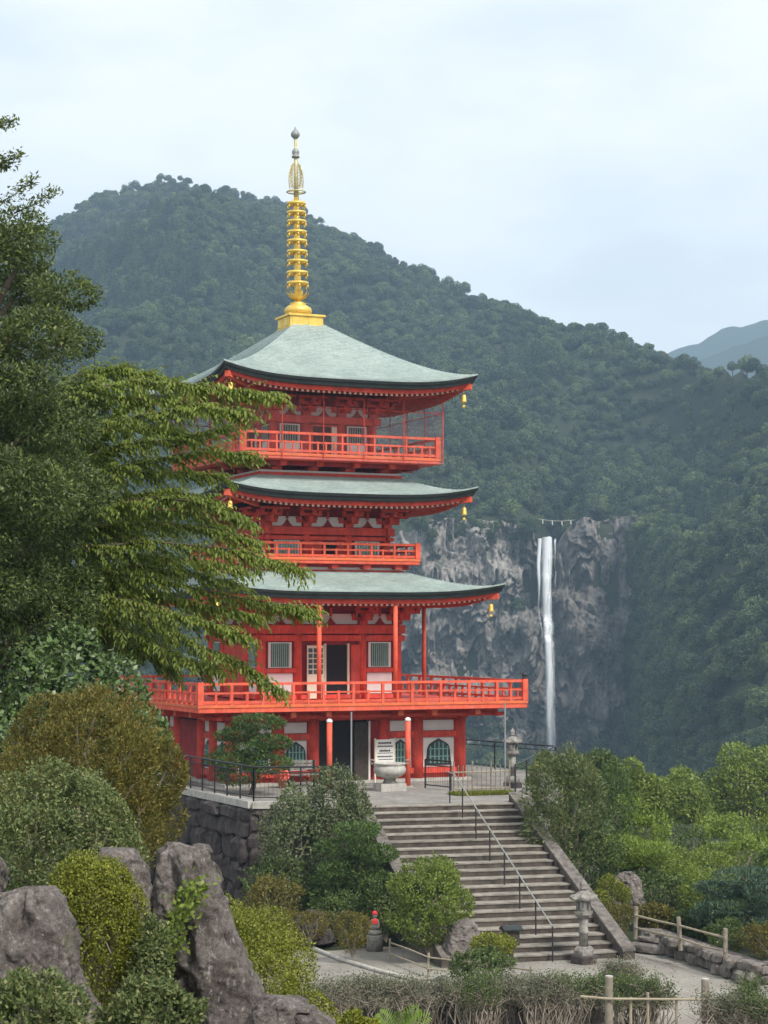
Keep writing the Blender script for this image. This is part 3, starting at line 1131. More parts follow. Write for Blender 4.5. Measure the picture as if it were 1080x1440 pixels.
def make_forest():
    g = np.random.default_rng(21)
    meshes = []
    for k in range(6):
        m = crown_broad(100 + k, 7 + k * 2, 2600, 0.52)
        m.materials.append(M['leaf_forest'])
        meshes.append(m)
    for k in range(2):
        m = crown_conifer(200 + k, 1600, 0.6)
        m.materials.append(M['leaf_conifer'])
        meshes.append(m)
    PP, SS, II = [], [], []

    def scatter(y0, y1, step, smin, smax, pxlo=-140, pxhi=1220, margin=1.0):
        y = y0
        while y < y1:
            st = step * (0.85 + 0.3 * y / 1000)
            x0, x1 = (pxlo - 540) / 2800 * y, (pxhi - 540) / 2800 * y
            n = int((x1 - x0) / st)
            X = x0 + (np.arange(n) + g.random(n)) * st
            Y = y + (g.random(n) - 0.5) * st
            px = 540 + 2800 * X / Y
            Z = ground_h(X, Y)
            c = cliffy(px)
            keep = ~((c > 0.15) & (Y > 588) & (Y < 607))
            gx = (773 + (Y - 600) * 0.25 - 540) / 2800 * Y
            keep &= ~((np.abs(X - gx) < 5.0) & (Y > 575) & (Y < 640))
            keep &= Z > -57
            con = (vnoise(X / 60, Y / 60, 4.2) > 0.3) & (Y < np.interp(px, RDX, RDY) - 90)
            big = 1.0 + 0.22 * vnoise(X / 40, Y / 40, 9.1)
            big = big * (1 - 0.15 * sstep(-50, -10, Y - np.interp(px, RDX, RDY)))
            for a, b, zz, cc, sc in zip(X[keep], Y[keep], Z[keep], con[keep], big[keep]):
                PP.append((a, b, zz - 1.4 + 0.9 * g.normal()))
                SS.append((smin + (smax - smin) * g.random() ** 1.6) * sc)
                II.append(int(g.integers(2, 8)) if not (cc and g.random() < 0.75) else int(g.integers(0, 2)))
            y += st * 0.9
    scatter(400, 640, 4.7, 0.6, 1.1, 60, 1220)
    scatter(640, 1280, 4.6, 0.66, 1.2)
    nfar = len(PP)
    # ledge bushes on the cliff and scrub at its foot and edges
    n = 2600
    X = g.uniform(-8, 88, n)
    Z = g.uniform(-46, 39, n)
    msk = fbm(X / 14, 6.1, Z / 12, 3)
    edge = sstep(72, 84, X) * 1.0 + sstep(-14, -40, Z) * 1.6 - sstep(0, 8, X) * 0.35 + sstep(31, 38, Z) * 0.6
    keep = (msk + edge > 0.62) & (np.abs(X - 50) > 4.5 + 0.06 * (38 - Z))
    for a, c in zip(X[keep], Z[keep]):
        b = float(cliff_y(np.array([a]), np.array([c]))[0])
        PP.append((a, b - 0.2, c - 1.3))
        SS.append(0.22 + 0.38 * g.random())
        II.append(int(g.integers(2, 8)))
    for q_ in range(620):
        c = g.uniform(-46, 38)
        a = g.uniform(78 + 5 * float(fbm(c / 9, 3.3, 0.7, 2)) - 4 * (c < -8), 92)
        b = float(min(cliff_y(np.array([a]), np.array([c]))[0], 599.5))
        PP.append((a, b - 0.8 - 3 * g.random(), c - 2.6))
        SS.append(0.45 + 0.5 * g.random())
        II.append(int(g.integers(2, 8)))
    # trees clinging to the steep shoulder right of the cliff
    ys_ = np.arange(440.0, 612.0, 1.0)
    for q_ in range(900):
        px_, zz_ = g.uniform(888, 975), g.uniform(-44, 36)
        hh_ = far_h((px_ - 540) / 2800 * ys_, ys_)
        k_ = int(np.argmax(hh_ >= zz_))
        if hh_[k_] < zz_:
            continue
        PP.append(((px_ - 540) / 2800 * ys_[k_], ys_[k_] - 0.5, zz_ - 3.0))
        SS.append(0.5 + 0.5 * g.random())
        II.append(int(g.integers(2, 8)))
    n0 = len(PP)
    scatter(150, 424, 7.5, 0.75, 1.35, 640, 1260)
    near_m = []
    for k in range(4):
        m = crown_broad(150 + k, 22, 5200, 0.36)
        m.materials.append(M['leaf_forest'])
        near_m.append(m)
    Pn, Sn = np.array(PP[n0:]), np.array(SS[n0:])
    instancer('valley_wood', near_m, Pn, Sn, g.random(len(Pn)) * 6.28, g.integers(0, 4, len(Pn)), 'dense wood on the valley floor right of the pagoda', 'wood')
    PP, SS, II = PP[:n0], SS[:n0], II[:n0]
    P = np.array(PP)
    print('forest crowns', len(P), len(Pn))
    instancer('forest', meshes, P, np.array(SS), g.random(len(P)) * 6.28, np.array(II), 'dense dark green forest covering the mountain and valley', 'forest')


make_forest()


# ================================================================== temple terrace, plaza, stairs
SA = R(15)                                    # the stairs' heading
SU = Vector((math.cos(SA), math.sin(SA), 0))
SV = Vector((math.sin(SA), -math.cos(SA), 0))  # downhill
ST = Vector((1.72, 64.2, 0))                  # middle of the top nosing
SW = 2.42
NST, RISE, RUN = 20, 0.176, 0.468
PZ = -3.52
FCOR = Vector((-4.15, 63.5, 0))               # corner of the terrace left of the stairs
FLEFT = Vector((-8.2, 72.0, 0))


def make_ground():
    tl, tr = ST - SU * (SW + 0.35), ST + SU * (SW + 0.35)
    poly = [(FCOR.x, FCOR.y), (tl.x, tl.y - 0.1), (tl.x, tl.y), (tr.x, tr.y), (4.75, 66.6), (6.9, 77.3), (2.4, 84.2), (-16, 90), (FLEFT.x - 4, 80.5), (FLEFT.x, FLEFT.y)]
    mb = MB().slab(poly, -3.4, 0.0)
    tag(mb.build('temple_terrace', 'platform_paving'), 'stone paved terrace on which the red pagoda stands', kind='structure')
    # kerb along the open edge
    for (a, b, nm) in ((FLEFT, FCOR, 'kerb'), (FCOR, tl - SU * 0.05, 'kerb')):
        d = (b - a)
        ang = math.atan2(d.y, d.x)
        c = (a + b) / 2
        k = MB().box((0, 0, 0), (d.length, 0.34, 0.22)).build('kerb', 'stone_pale')
        k.location = (c.x, c.y, 0.02)
        k.rotation_euler = (0, 0, ang)
        tag(k, 'pale stone kerb along the terrace edge under the black railing', kind='structure')
    poly = [(-30, 38), (30, 38), (34, 56.2), (12.5, 53.6), (10.6, 54.3), (8.0, 57.0), (5.0, 60.2), (-1.5, 57.0), (-3.2, 57.3), (-6.5, 60.2), (-30, 66)]
    tag(MB().slab(poly, -3.75, PZ).build('plaza', 'plaza_paving'), 'pale gravel plaza at the foot of the stairs', kind='structure')


make_ground()


def make_stairs():
    e = empty('stone_staircase', ST + SV * (NST * RUN) + Vector((0, 0, PZ)), 'wide stone staircase with pale nosings climbing to the red pagoda', 'stairs', rz=SA)
    # local frame: x along the step, y uphill, origin at the middle of the bottom edge
    total = NST * RUN
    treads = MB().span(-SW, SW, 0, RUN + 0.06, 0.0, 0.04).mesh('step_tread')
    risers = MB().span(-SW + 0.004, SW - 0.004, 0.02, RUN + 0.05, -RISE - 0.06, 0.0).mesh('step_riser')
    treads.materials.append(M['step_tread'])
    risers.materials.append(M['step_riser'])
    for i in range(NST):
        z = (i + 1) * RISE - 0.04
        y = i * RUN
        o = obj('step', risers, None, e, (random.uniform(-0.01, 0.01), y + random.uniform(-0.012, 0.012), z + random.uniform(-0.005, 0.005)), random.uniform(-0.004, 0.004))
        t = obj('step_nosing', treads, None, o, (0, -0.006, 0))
    for s in (-1, 1):
        mb = MB()
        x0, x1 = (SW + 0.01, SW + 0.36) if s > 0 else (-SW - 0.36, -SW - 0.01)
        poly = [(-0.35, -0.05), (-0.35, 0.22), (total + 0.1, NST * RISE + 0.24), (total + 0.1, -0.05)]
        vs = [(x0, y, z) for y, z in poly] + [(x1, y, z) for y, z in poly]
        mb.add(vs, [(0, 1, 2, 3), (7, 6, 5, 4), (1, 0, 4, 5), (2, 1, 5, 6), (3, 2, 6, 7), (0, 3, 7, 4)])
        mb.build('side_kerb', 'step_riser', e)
        cap = MB()
        poly = [(-0.38, 0.224), (-0.38, 0.29), (total + 0.12, NST * RISE + 0.31), (total + 0.12, NST * RISE + 0.244)]
        x0 -= 0.015; x1 += 0.015
        vs = [(x0, y, z) for y, z in poly] + [(x1, y, z) for y, z in poly]
        cap.add(vs, [(0, 1, 2, 3), (7, 6, 5, 4), (1, 0, 4, 5), (2, 1, 5, 6), (3, 2, 6, 7), (0, 3, 7, 4)])
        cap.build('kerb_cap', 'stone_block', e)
    # handrail
    h = empty('stair_handrail', e.location + SU * 0.45, 'thin dark steel handrail running down the middle of the stairs', 'handrail', rz=SA)
    top = [(0, -0.15, 0.95), (0, total - 0.35, NST * RISE + 0.95), (0, total + 0.5, NST * RISE + 0.98)]
    MB().tube(top, 0.022, 8).build('rail', 'bronze_grey', h)
    for i in range(8):
        y = -0.15 + i * (total + 0.3) / 7
        k = min(NST, max(0, int(math.floor(y / RUN)) + 1)) if y > 0 else 0
        z0 = k * RISE
        z1 = 0.95 + min(max(y + 0.15, 0) / (total - 0.2), 1.0) * NST * RISE
        MB().tube([(0, y, z0), (0, y, z1)], 0.022, 8).build('post', 'black_metal', h)


make_stairs()


# ================================================================== pagoda
PAG = empty('pagoda', (-3.13, 77.0, 0), 'three storey vermilion pagoda with green copper roofs and gold spire', 'pagoda', rz=R(24))


def four(mb, name, mat, parent, smooth=False):
    """one mesh object for each of the four sides"""
    for k in range(4):
        mb.rot(k).build(name, mat, parent, smooth)


def ring_boxes(a_out, a_in, z0, z1):
    """square frame, mitred by butting"""
    m = MB()
    m.span(-a_out, a_out, -a_out, -a_in, z0, z1)
    m.span(-a_out, a_out, a_in, a_out, z0, z1)
    m.span(-a_out, -a_in, -a_in, a_in, z0, z1)
    m.span(a_in, a_out, -a_in, a_in, z0, z1)
    return m


def roof(name, label, r0, z0, r1, ze, lift, p, rows=34, body=2.5, soff_in=None, steps=True):
    """hipped roof with flared corners; r0,z0 top frame; r1,ze eave"""
    n = 41

    def surf(s, t, dz=0.0, rr=None):
        r = (r0 + (r1 - r0) * t) if rr is None else rr
        ex = 0.05 * abs(s) ** 4 * t
        z = ze + (z0 - ze) * (1 - t) ** p + lift * abs(s) ** 3.6 * t ** 4 + dz
        return (s * (r + ex), -(r + ex), z)
    S = [math.copysign(abs(q) ** 0.8, q) for q in np.linspace(-1, 1, n)]
    m = MB()
    for k in range(4):
        side = MB()
        for i in range(rows):
            t0, t1 = i / rows, (i + 1) / rows
            a = [surf(s, t0, 0.030 if i else 0.0) for s in S]
            b = [surf(s, t1, 0.030 + 0.022) for s in S]
            c = [surf(s, t1, 0.030 if i < rows - 1 else 0.0) for s in S]
            vs = a + b + c
            fs = []
            for q in range(n - 1):
                fs.append((q, n + q, n + q + 1, q + 1)[::1])
                fs.append((n + q, 2 * n + q, 2 * n + q + 1, n + q + 1))
            side.add(vs, fs)
        m.add(side.rot(k).v, side.f)
    top = m.build(name, 'copper_roof', PAG)
    va = top.data.attributes.new('var', 'FLOAT', 'FACE')
    vr = np.random.default_rng(int(r1 * 100 + ze)).random(len(top.data.polygons)).astype(np.float32)
    va.data.foreach_set('value', vr)
    if label: top['label'] = label
    # dark eave edge below the copper
    e = MB()
    th = 0.26
    for k in range(4):
        side = MB()
        prof = [(1.0, -0.003, 0.0), (0.997, -0.10, -0.02), (0.994, -0.105, -0.06), (0.990, -th, -0.10)]
        vs = []
        for (tt, dz, off) in prof:
            for s in S:
                x, y, z = surf(s, 1.0, dz)
                f = 1 + off / r1
                vs.append((x * f, y * f, z))
        # soffit board inwards
        for s in S:
            x, y, z = surf(s, 1.0, -th)
            f = 1 - 0.34 / r1
            vs.append((x * f, y * f, z + 0.02))
        fs = []
        for j in range(4):
            for q in range(n - 1):
                fs.append((j*n+q, (j+1)*n+q, (j+1)*n+q+1, j*n+q+1))
        side.add(vs, fs)
        e.add(side.rot(k).v, side.f)
    e.build('eave_edge', 'black_edge', top)
    # red fascia and soffit
    so_ = MB()
    bi = soff_in or body
    for k in range(4):
        side = MB()
        vs = []
        for (fr, dz) in ((1 - 0.22 / r1, -th - 0.003), (1 - 0.25 / r1, -th - 0.16)):
            for s in S:
                x, y, z = surf(s, 1.0, dz)
                vs.append((x * fr, y * fr, z))
        for s in S:
            x, y, z = surf(s, 1.0, -th - 0.11)
            fr = (r1 - 0.45) / r1
            vs.append((x * fr, y * fr, z))
        for s in S:
            vs.append((s * bi, -bi, ze - th + 0.16))
        fs = []
        for j in range(3):
            for q in range(n - 1):
                fs.append((j*n+q, (j+1)*n+q, (j+1)*n+q+1, j*n+q+1))
        side.add(vs, fs)
        so_.add(side.rot(k).v, side.f)
    so_.build('soffit', 'vermilion', top)
    # rafters in two rows, with pale ends
    raf, ends = MB(), MB()
    nr = int(2 * (r1 - 0.25) / 0.21)
    for k in range(4):
        A, B = MB(), MB()
        for i in range(nr):
            s = -1 + 2 * (i + 0.5) / nr
            xo = s * (r1 - 0.30)
            zz = lift * abs(s) ** 3.6
            ro, ri = r1 - 0.36, max(bi, abs(xo) * 0.98)
            zo = ze - th - 0.17 + zz
            if ro - ri > 0.15:
                zi = ze - th + 0.10 + zz * (ri / ro) ** 3
                w = 0.045
                vs = []
                for (yy, z) in ((-ro, zo), (-ri, zi)):
                    vs += [(xo - w, yy, z - 0.07), (xo + w, yy, z - 0.07), (xo + w, yy, z + 0.03), (xo - w, yy, z + 0.03)]
                A.add(vs, [(0, 1, 2, 3), (0, 4, 5, 1), (1, 5, 6, 2), (2, 6, 7, 3), (3, 7, 4, 0)])
            B.box((xo, -ro - 0.006, zo - 0.02), (0.088, 0.012, 0.085))
        raf.add(A.rot(k).v, A.f)
        ends.add(B.rot(k).v, B.f)
    o = raf.build('rafters', 'vermilion', top); o['kind'] = 'stuff'
    o = ends.build('rafter_ends', 'lattice', top); o['kind'] = 'stuff'
    # corner hip rafters and wind bells
    bell = MB()
    bell.lathe([(0.02, 0.0), (0.07, -0.02), (0.085, -0.10), (0.09, -0.22), (0.12, -0.29), (0.11, -0.30)], n=12)
    bell.tube([(0, 0, 0.16), (0, 0, 0)], 0.012, 5)
    bell.tube([(0, 0, -0.29), (0, 0, -0.40)], 0.012, 5)
    bell.box((0, 0, -0.45), (0.11, 0.01, 0.11))
    bm_ = bell.mesh('wind_bell', True)
    bm_.materials.append(M['gold'])
    for k in range(4):
        h = MB()
        zc = ze + lift - th - 0.16
        ro, ri = r1 - 0.14, bi - 0.1
        w = 0.10
        vs = []
        for (r_, z) in ((ro, zc), (ri, ze - th - 0.05)):
            for (sx, dz) in ((-w, -0.12), (w, -0.12), (w, 0.10), (-w, 0.10)):
                vs.append((r_ + sx * 0.707, -r_ + sx * 0.707, z + dz))
        h.add(vs, [(0, 1, 2, 3), (0, 4, 5, 1), (1, 5, 6, 2), (2, 6, 7, 3), (3, 7, 4, 0)])
        h.rot(k).build('hip_rafter', 'vermilion_bright', top)
        p_ = Matrix.Rotation(k * math.pi / 2, 3, 'Z') @ Vector((r1 - 0.35, -(r1 - 0.35), zc - 0.30))
        obj('wind_bell', bm_, None, top, p_)
    return top


def railing(name, a, z_floor, h, spacing, slim, parent, tall_every=2, mid=0.45, post_mat='vermilion_bright'):
    """railing round a balcony; posts, rails and corner newels are parts of the balcony"""
    for k in range(4):
        for (zz, hw, ext) in ((h, 0.045, 0.0), (h * 0.56, 0.032, 0.0), (h * 0.13, 0.045, 0.0)):
            m = MB().span(-a + 0.1, a - 0.1, -a - hw, -a + hw, z_floor + zz - hw, z_floor + zz + hw)
            m.rot(k).build('rail', post_mat, parent)
    tall = MB().span(-slim, slim, -slim, slim, 0.0, h - 0.046).mesh('railing_post')
    short = MB().span(-slim * 0.85, slim * 0.85, -slim * 0.85, slim * 0.85, 0.0, h * 0.56 + 0.05).mesh('baluster')
    for mm in (tall, short):
        mm.materials.append(M[post_mat])
    n = int(round(2 * a / spacing))
    for k in range(4):
        for i in range(1, n):
            x = -a + 2 * a * i / n
            t = i % tall_every == 0
            p = Matrix.Rotation(k * math.pi / 2, 3, 'Z') @ Vector((x, -a, z_floor))
            obj('railing_post' if t else 'baluster', tall if t else short, None, parent, p, k * math.pi / 2)
    nw = MB().span(-0.1, 0.1, -0.1, 0.1, -0.02, h + 0.07).mesh('newel_post')
    nw.materials.append(M[post_mat])
    cap = MB().lathe([(0.085, 0.0), (0.095, 0.03), (0.07, 0.06), (0.075, 0.09), (0.10, 0.14), (0.085, 0.20), (0.04, 0.245), (0.012, 0.29)], n=12).mesh('newel_cap', True)
    cap.materials.append(M['black_metal'])
    for sx in (-1, 1):
        for sy in (-1, 1):
            obj('newel_post', nw, None, parent, (sx * a, sy * a, z_floor))
            if name == 'lower':
                obj('newel_cap', cap, None, parent, (sx * a, sy * a, z_floor + h + 0.07))


def balcony(name, a, z0, z1, h, spacing, slim, label, tall_every=2):
    m = MB().span(-a, a, -a, a, z0, z1 - 0.02)
    o = m.build('balcony', 'vermilion', PAG)
    o['label'] = label
    b = ring_boxes(a + 0.06, a - 0.25, z1 - 0.10, z1 + 0.0)
    b.build('floor_edge', 'orange_edge', o)
    ring_boxes(a + 0.03, a - 0.2, z0 + 0.02, z1 - 0.105).build('floor_fascia', 'vermilion_bright', o)
    railing(name, a - 0.04, z1, h, spacing, slim, o, tall_every)
    return o


def bracket_mesh():
    """stepped bracket complex standing on a column head; projects to -y"""
    m = MB()
    m.span(-0.17, 0.17, -0.17, 0.10, 0.0, 0.16)
    m.span(-0.42, 0.42, -0.07, 0.05, 0.16, 0.29)
    m.span(-0.07, 0.07, -0.55, 0.08, 0.16, 0.29)
    for x in (-0.36, 0, 0.36):
        m.span(x - 0.085, x + 0.085, -0.10, 0.06, 0.29, 0.41)
    m.span(-0.085, 0.085, -0.56, -0.38, 0.29, 0.41)
    m.span(-0.46, 0.46, -0.52, -0.42, 0.41, 0.52)
    m.span(-0.07, 0.07, -0.95, 0.05, 0.41, 0.52)
    for x in (-0.38, 0.38):
        m.span(x - 0.08, x + 0.08, -0.55, -0.39, 0.52, 0.62)
    m.span(-0.08, 0.08, -0.98, -0.80, 0.52, 0.62)
    m.span(-0.6, 0.6, -0.94, -0.84, 0.62, 0.71)
    return m.mesh('bracket')


BR = bracket_mesh()
BR.materials.append(M['vermilion'])


def kaerumata(w, h):
    """frog-leg strut outline panel (pale) between brackets"""
    pts = []
    for q in np.linspace(0, 1, 9):
        x = -w * (1 - q) ** 1.0
        z = h * (q ** 1.8)
        pts.append((x, z))
    full = pts + [(-x, z) for x, z in reversed(pts[:-1])]
    return full


def storey(label, a, z0, zb, cols, colr, beams, panels, brz, brs, side_fill, wallmat='vermilion_shaded', zt=None):
    """wall core + columns, beams, plaster panels, brackets on all four sides"""
    zt = zt or brz + 0.75
    w = MB().span(-a + 0.10, a - 0.10, -a + 0.10, a - 0.10, z0, zt)
    o = w.build('storey_wall', wallmat, PAG)
    o['label'] = label
    cm = MB().tube([(0, 0, z0), (0, 0, zb)], colr, 16).mesh('column', True)
    cm.materials.append(M['vermilion'])
    done = set()
    for k in range(4):
        for x in cols:
            p = Matrix.Rotation(k * math.pi / 2, 3, 'Z') @ Vector((x, -a + 0.06, 0))
            if abs(abs(x) - max(cols)) < 1e-6:
                p = Matrix.Rotation(k * math.pi / 2, 3, 'Z') @ Vector((math.copysign(a - 0.06, x), -a + 0.06, 0))
            key = (round(p.x, 2), round(p.y, 2))
            if key in done:
                continue
            done.add(key)
            obj('column', cm, None, o, p)
        for bm_ in beams:
            bz0, bz1, pr = bm_[:3]
            ov = 0.22 if bz1 > zb - 0.6 else 0.0
            if len(bm_) > 3:
                for x0, x1 in ((-a, -bm_[3]), (bm_[3], a)):
                    MB().span(x0, x1, -a - pr, -a + 0.12, bz0 + 0.002 * (k % 2), bz1 + 0.002 * (k % 2)).rot(k).build('beam', 'vermilion', o)
                continue
            MB().span(-a - ov + 0.01 * k % 0.02, a + ov, -a - pr, -a + 0.12, bz0 + 0.002 * (k % 2), bz1 + 0.002 * (k % 2)).rot(k).build('beam', 'vermilion', o)
        for (x0, x1, pz0, pz1) in panels:
            MB().span(x0, x1, -a + 0.04, -a + 0.12, pz0, pz1).rot(k).build('plaster_panel', 'plaster', o)
        if brs:
            xs = list(cols)
            for x in xs:
                xx = math.copysign(min(abs(x), a - 0.06), x)
                p = Matrix.Rotation(k * math.pi / 2, 3, 'Z') @ Vector((xx, -a + 0.06, brz))
                b = obj('bracket', BR, None, o, p, k * math.pi / 2)
                b.scale = (brs, brs, brs)
            c = [(cols[i] + cols[i+1]) / 2 for i in range(len(cols) - 1)]
            for i, x in enumerate(c):
                wd = cols[i+1] - cols[i]
                # plaster between the brackets, with the curved strut
                MB().span(x - wd / 2 + 0.2, x + wd / 2 - 0.2, -a + 0.03, -a + 0.11, brz + 0.02, brz + 0.40 * brs).rot(k).build('plaster_panel', 'plaster', o)
                kp = MB().prism([(x + u * 0.27, brz + 0.01 + v * 0.27) for u, v in kaerumata(1.0, 1.0)], -a - 0.03, -a + 0.026)
                kp.rot(k).build('strut', 'vermilion_shaded', o)
                MB().span(x - 0.045, x + 0.045, -a - 0.035, -a + 0.02, brz + 0.30, brz + 0.62 * brs).rot(k).build('strut', 'vermilion', o)
    return o


# ---- ground storey
GA = 4.56
gcols = [-4.5, -2.75, -1.4, 1.4, 2.75, 4.5]
pan = []
for x0, x1 in ((-4.5, -2.75), (-2.75, -1.4), (1.4, 2.75), (2.75, 4.5)):
    pan += [(x0 + 0.24, x1 - 0.24, 1.84, 2.22), (x0 + 0.24, x1 - 0.24, 0.50, 1.58)]
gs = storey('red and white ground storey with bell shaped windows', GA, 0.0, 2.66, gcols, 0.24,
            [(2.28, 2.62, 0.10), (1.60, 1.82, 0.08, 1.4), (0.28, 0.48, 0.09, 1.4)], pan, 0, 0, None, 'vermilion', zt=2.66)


def bell_window(w, h, inset=0.0):
    pts = []
    W = w / 2 - inset
    H = h - inset
    b = inset
    L = [(1.06, 0.0), (1.0, 0.25), (0.97, 0.45), (0.93, 0.62), (0.80, 0.77), (0.58, 0.85), (0.38, 0.90), (0.18, 0.955), (0.0, 1.0)]
    left = [(-W * x, b + (H - b) * z) for x, z in L]
    right = [(W * x, b + (H - b) * z) for x, z in reversed(L[:-1])]
    return left + right


for k in range(4):
    for x in (-3.62, -2.07, 2.07, 3.62):
        w = 0.86 if abs(x) > 3 else 0.66
        wz = 0.56
        fr = MB().prism([(x + u, wz + v) for u, v in bell_window(w + 0.12, 0.98)], -GA + 0.0, -GA + 0.036)
        fo = fr.rot(k).build('window_frame', 'black_metal', gs)
        gl = MB().prism([(x + u, wz + v) for u, v in bell_window(w + 0.12, 0.98, 0.07)], -GA - 0.006, -GA - 0.002)
        gl.rot(k).build('window_pane', 'glass_dark', gs)
        for q in range(5):
            xx = x - w / 2 + w * (q + 0.5) / 5
            hh = 0.86 - 0.16 * (abs(q - 2) == 2) - 0.04 * (abs(q - 2) == 1)
            MB().span(xx - 0.022, xx + 0.022, -GA - 0.03, -GA - 0.008, wz + 0.07, wz + hh).rot(k).build('window_bar', 'slat_green', gs)
        for zz in (0.32, 0.60):
            MB().span(x - w / 2 + 0.02, x + w / 2 - 0.02, -GA - 0.034, -GA - 0.012, wz + zz - 0.018, wz + zz + 0.018).rot(k).build('window_bar', 'slat_green', gs)
    # doorway in the middle of the side, its inner shade a black sheet
    MB().span(-1.18, 1.16, -GA + 0.05, -GA + 0.096, 0.0, 2.27).rot(k).build('doorway', 'shade_black', gs)
    if k == 0:
        MB().span(0.18, 0.72, -GA - 0.10, -GA + 0.04, 0.02, 2.2).build('door_leaf', 'wood_dark', gs)
        MB().span(0.73, 0.80, -GA - 0.12, -GA + 0.04, 0.0, 2.24).build('door_jamb', 'plaster', gs)
        MB().span(0.81, 1.16, -GA - 0.06, -GA + 0.04, 0.0, 2.26).build('wall_panel', 'vermilion_shaded', gs)
    else:
        MB().span(-1.1, 1.08, -GA - 0.03, -GA + 0.04, 0.02, 2.2).rot(k).build('door_leaf', 'vermilion_shaded', gs)
ring_boxes(GA + 0.3, GA - 0.3, -0.02, 0.1).build('plinth', 'stone_pale', gs)

# ---- lower balcony
b1 = balcony('lower', 6.34, 2.68, 2.96, 0.72, 0.56, 0.05, 'wide lower balcony with orange edge and vermilion railing')
for k in range(4):
    for x in gcols:
        MB().span(x - 0.11, x + 0.11, -6.05, -GA - 0.02, 2.46, 2.677).rot(k).build('joist', 'vermilion', b1)
        MB().span(x - 0.095, x + 0.095, -6.07, -6.052, 2.48, 2.66).rot(k).build('joist_end', 'orange_edge', b1)
    MB().span(-5.9, 5.9, -5.55, -5.35, 2.40, 2.52).rot(k).build('beam', 'vermilion', b1)

# ---- main storey
A1 = 2.8
c1 = [-2.72, -1.30, 1.30, 2.72]
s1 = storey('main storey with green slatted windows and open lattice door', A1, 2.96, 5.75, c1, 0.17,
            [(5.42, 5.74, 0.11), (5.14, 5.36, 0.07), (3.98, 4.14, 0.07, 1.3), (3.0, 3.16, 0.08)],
            [(-2.52, -1.5, 3.18, 3.96), (1.5, 2.52, 3.18, 3.96)], 5.76, 1.0, None, 'vermilion_shaded', zt=6.6)
for k in range(4):
    for x in (-2.01, 2.01):
        MB().span(x - 0.46, x + 0.46, -A1 + 0.02, -A1 + 0.09, 4.16, 5.10).rot(k).build('window_frame', 'white_paint', s1)
        MB().span(x - 0.36, x + 0.36, -A1 + 0.005, -A1 + 0.016, 4.20, 5.06).rot(k).build('recess_shade', 'shade_black', s1)  # flat sheet on the frame; the recess shade is its black colour
        for q in range(9):
            xx = x - 0.36 + 0.72 * (q + 0.5) / 9
            MB().span(xx - 0.024, xx + 0.024, -A1 - 0.04, -A1 + 0.002, 4.20, 5.06).rot(k).build('window_slat', 'slat_green', s1)
    if k == 0:
        MB().span(-0.18, 0.68, -A1 + 0.05, -A1 + 0.095, 3.0, 5.0).build('doorway', 'shade_black', s1)  # black sheet on the wall, painted as the unlit inside
        MB().span(-0.26, -0.18, -A1 - 0.02, -A1 + 0.09, 3.0, 5.05).build('door_jamb', 'lattice', s1)
        MB().span(0.68, 0.76, -A1 - 0.02, -A1 + 0.09, 3.0, 5.05).build('door_jamb', 'lattice', s1)
        # lattice door leaf
        MB().span(-0.98, -0.30, -A1 - 0.10, -A1 - 0.06, 3.02, 4.98).build('door_leaf', 'lattice', s1)
        for i in range(3):
            for j in range(5):
                x0 = -0.93 + i * 0.205
                z0 = 3.92 + j * 0.2
                MB().span(x0, x0 + 0.165, -A1 - 0.106, -A1 - 0.103, z0, z0 + 0.16).build('lattice_pane', 'glass_dark', s1)
        MB().span(0.80, 1.16, -A1 - 0.08, -A1 + 0.05, 3.02, 5.0).build('door_leaf', 'vermilion', s1)
    else:
        MB().span(-1.1, 1.1, -A1 - 0.02, -A1 + 0.09, 3.02, 5.0).rot(k).build('door_leaf', 'vermilion', s1)

# ---- lower roof and its posts
r1 = roof('roof', 'wide lowest roof of green copper', 2.95, 7.72, 5.74, 6.92, 0.33, 1.25, 22, body=3.5)
pm = MB().tube([(0, 0, 2.97), (0, 0, 6.63)], 0.085, 12).mesh('roof_post', True)
pm.materials.append(M['vermilion_bright'])
for (x, y) in ((-1.5, -5.35), (1.5, -5.35), (5.35, 0.4), (-5.35, 0.4)):
    obj('roof_post', pm, None, PAG, (x, y, 0))

# ---- middle storey
ring_boxes(2.95, 2.3, 7.5, 7.80).build('roof_ridge_frame', 'vermilion', PAG)
ring_boxes(2.88, 2.3, 7.80, 7.90).build('roof_ridge_frame', 'plaster', PAG)
b2 = balcony('middle', 3.36, 8.0, 8.24, 0.52, 0.48, 0.04, 'narrow middle balcony with vermilion railing')
for k in range(4):
    for x in (-2.6, -1.3, 0, 1.3, 2.6):
        MB().span(x - 0.14, x + 0.14, -3.25, -2.6, 7.84, 7.99).rot(k).build('joist', 'vermilion', b2)
    MB().span(-3.0, 3.0, -3.05, -2.8, 7.905, 7.995).rot(k).build('beam', 'vermilion_shaded', b2)
A2 = 2.5
c2 = [-2.42, -0.85, 0.85, 2.42]
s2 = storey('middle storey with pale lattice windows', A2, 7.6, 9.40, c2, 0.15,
            [(9.12, 9.40, 0.10), (8.92, 9.06, 0.06)], [], 9.41, 0.95, None, 'vermilion_shaded', zt=10.2)
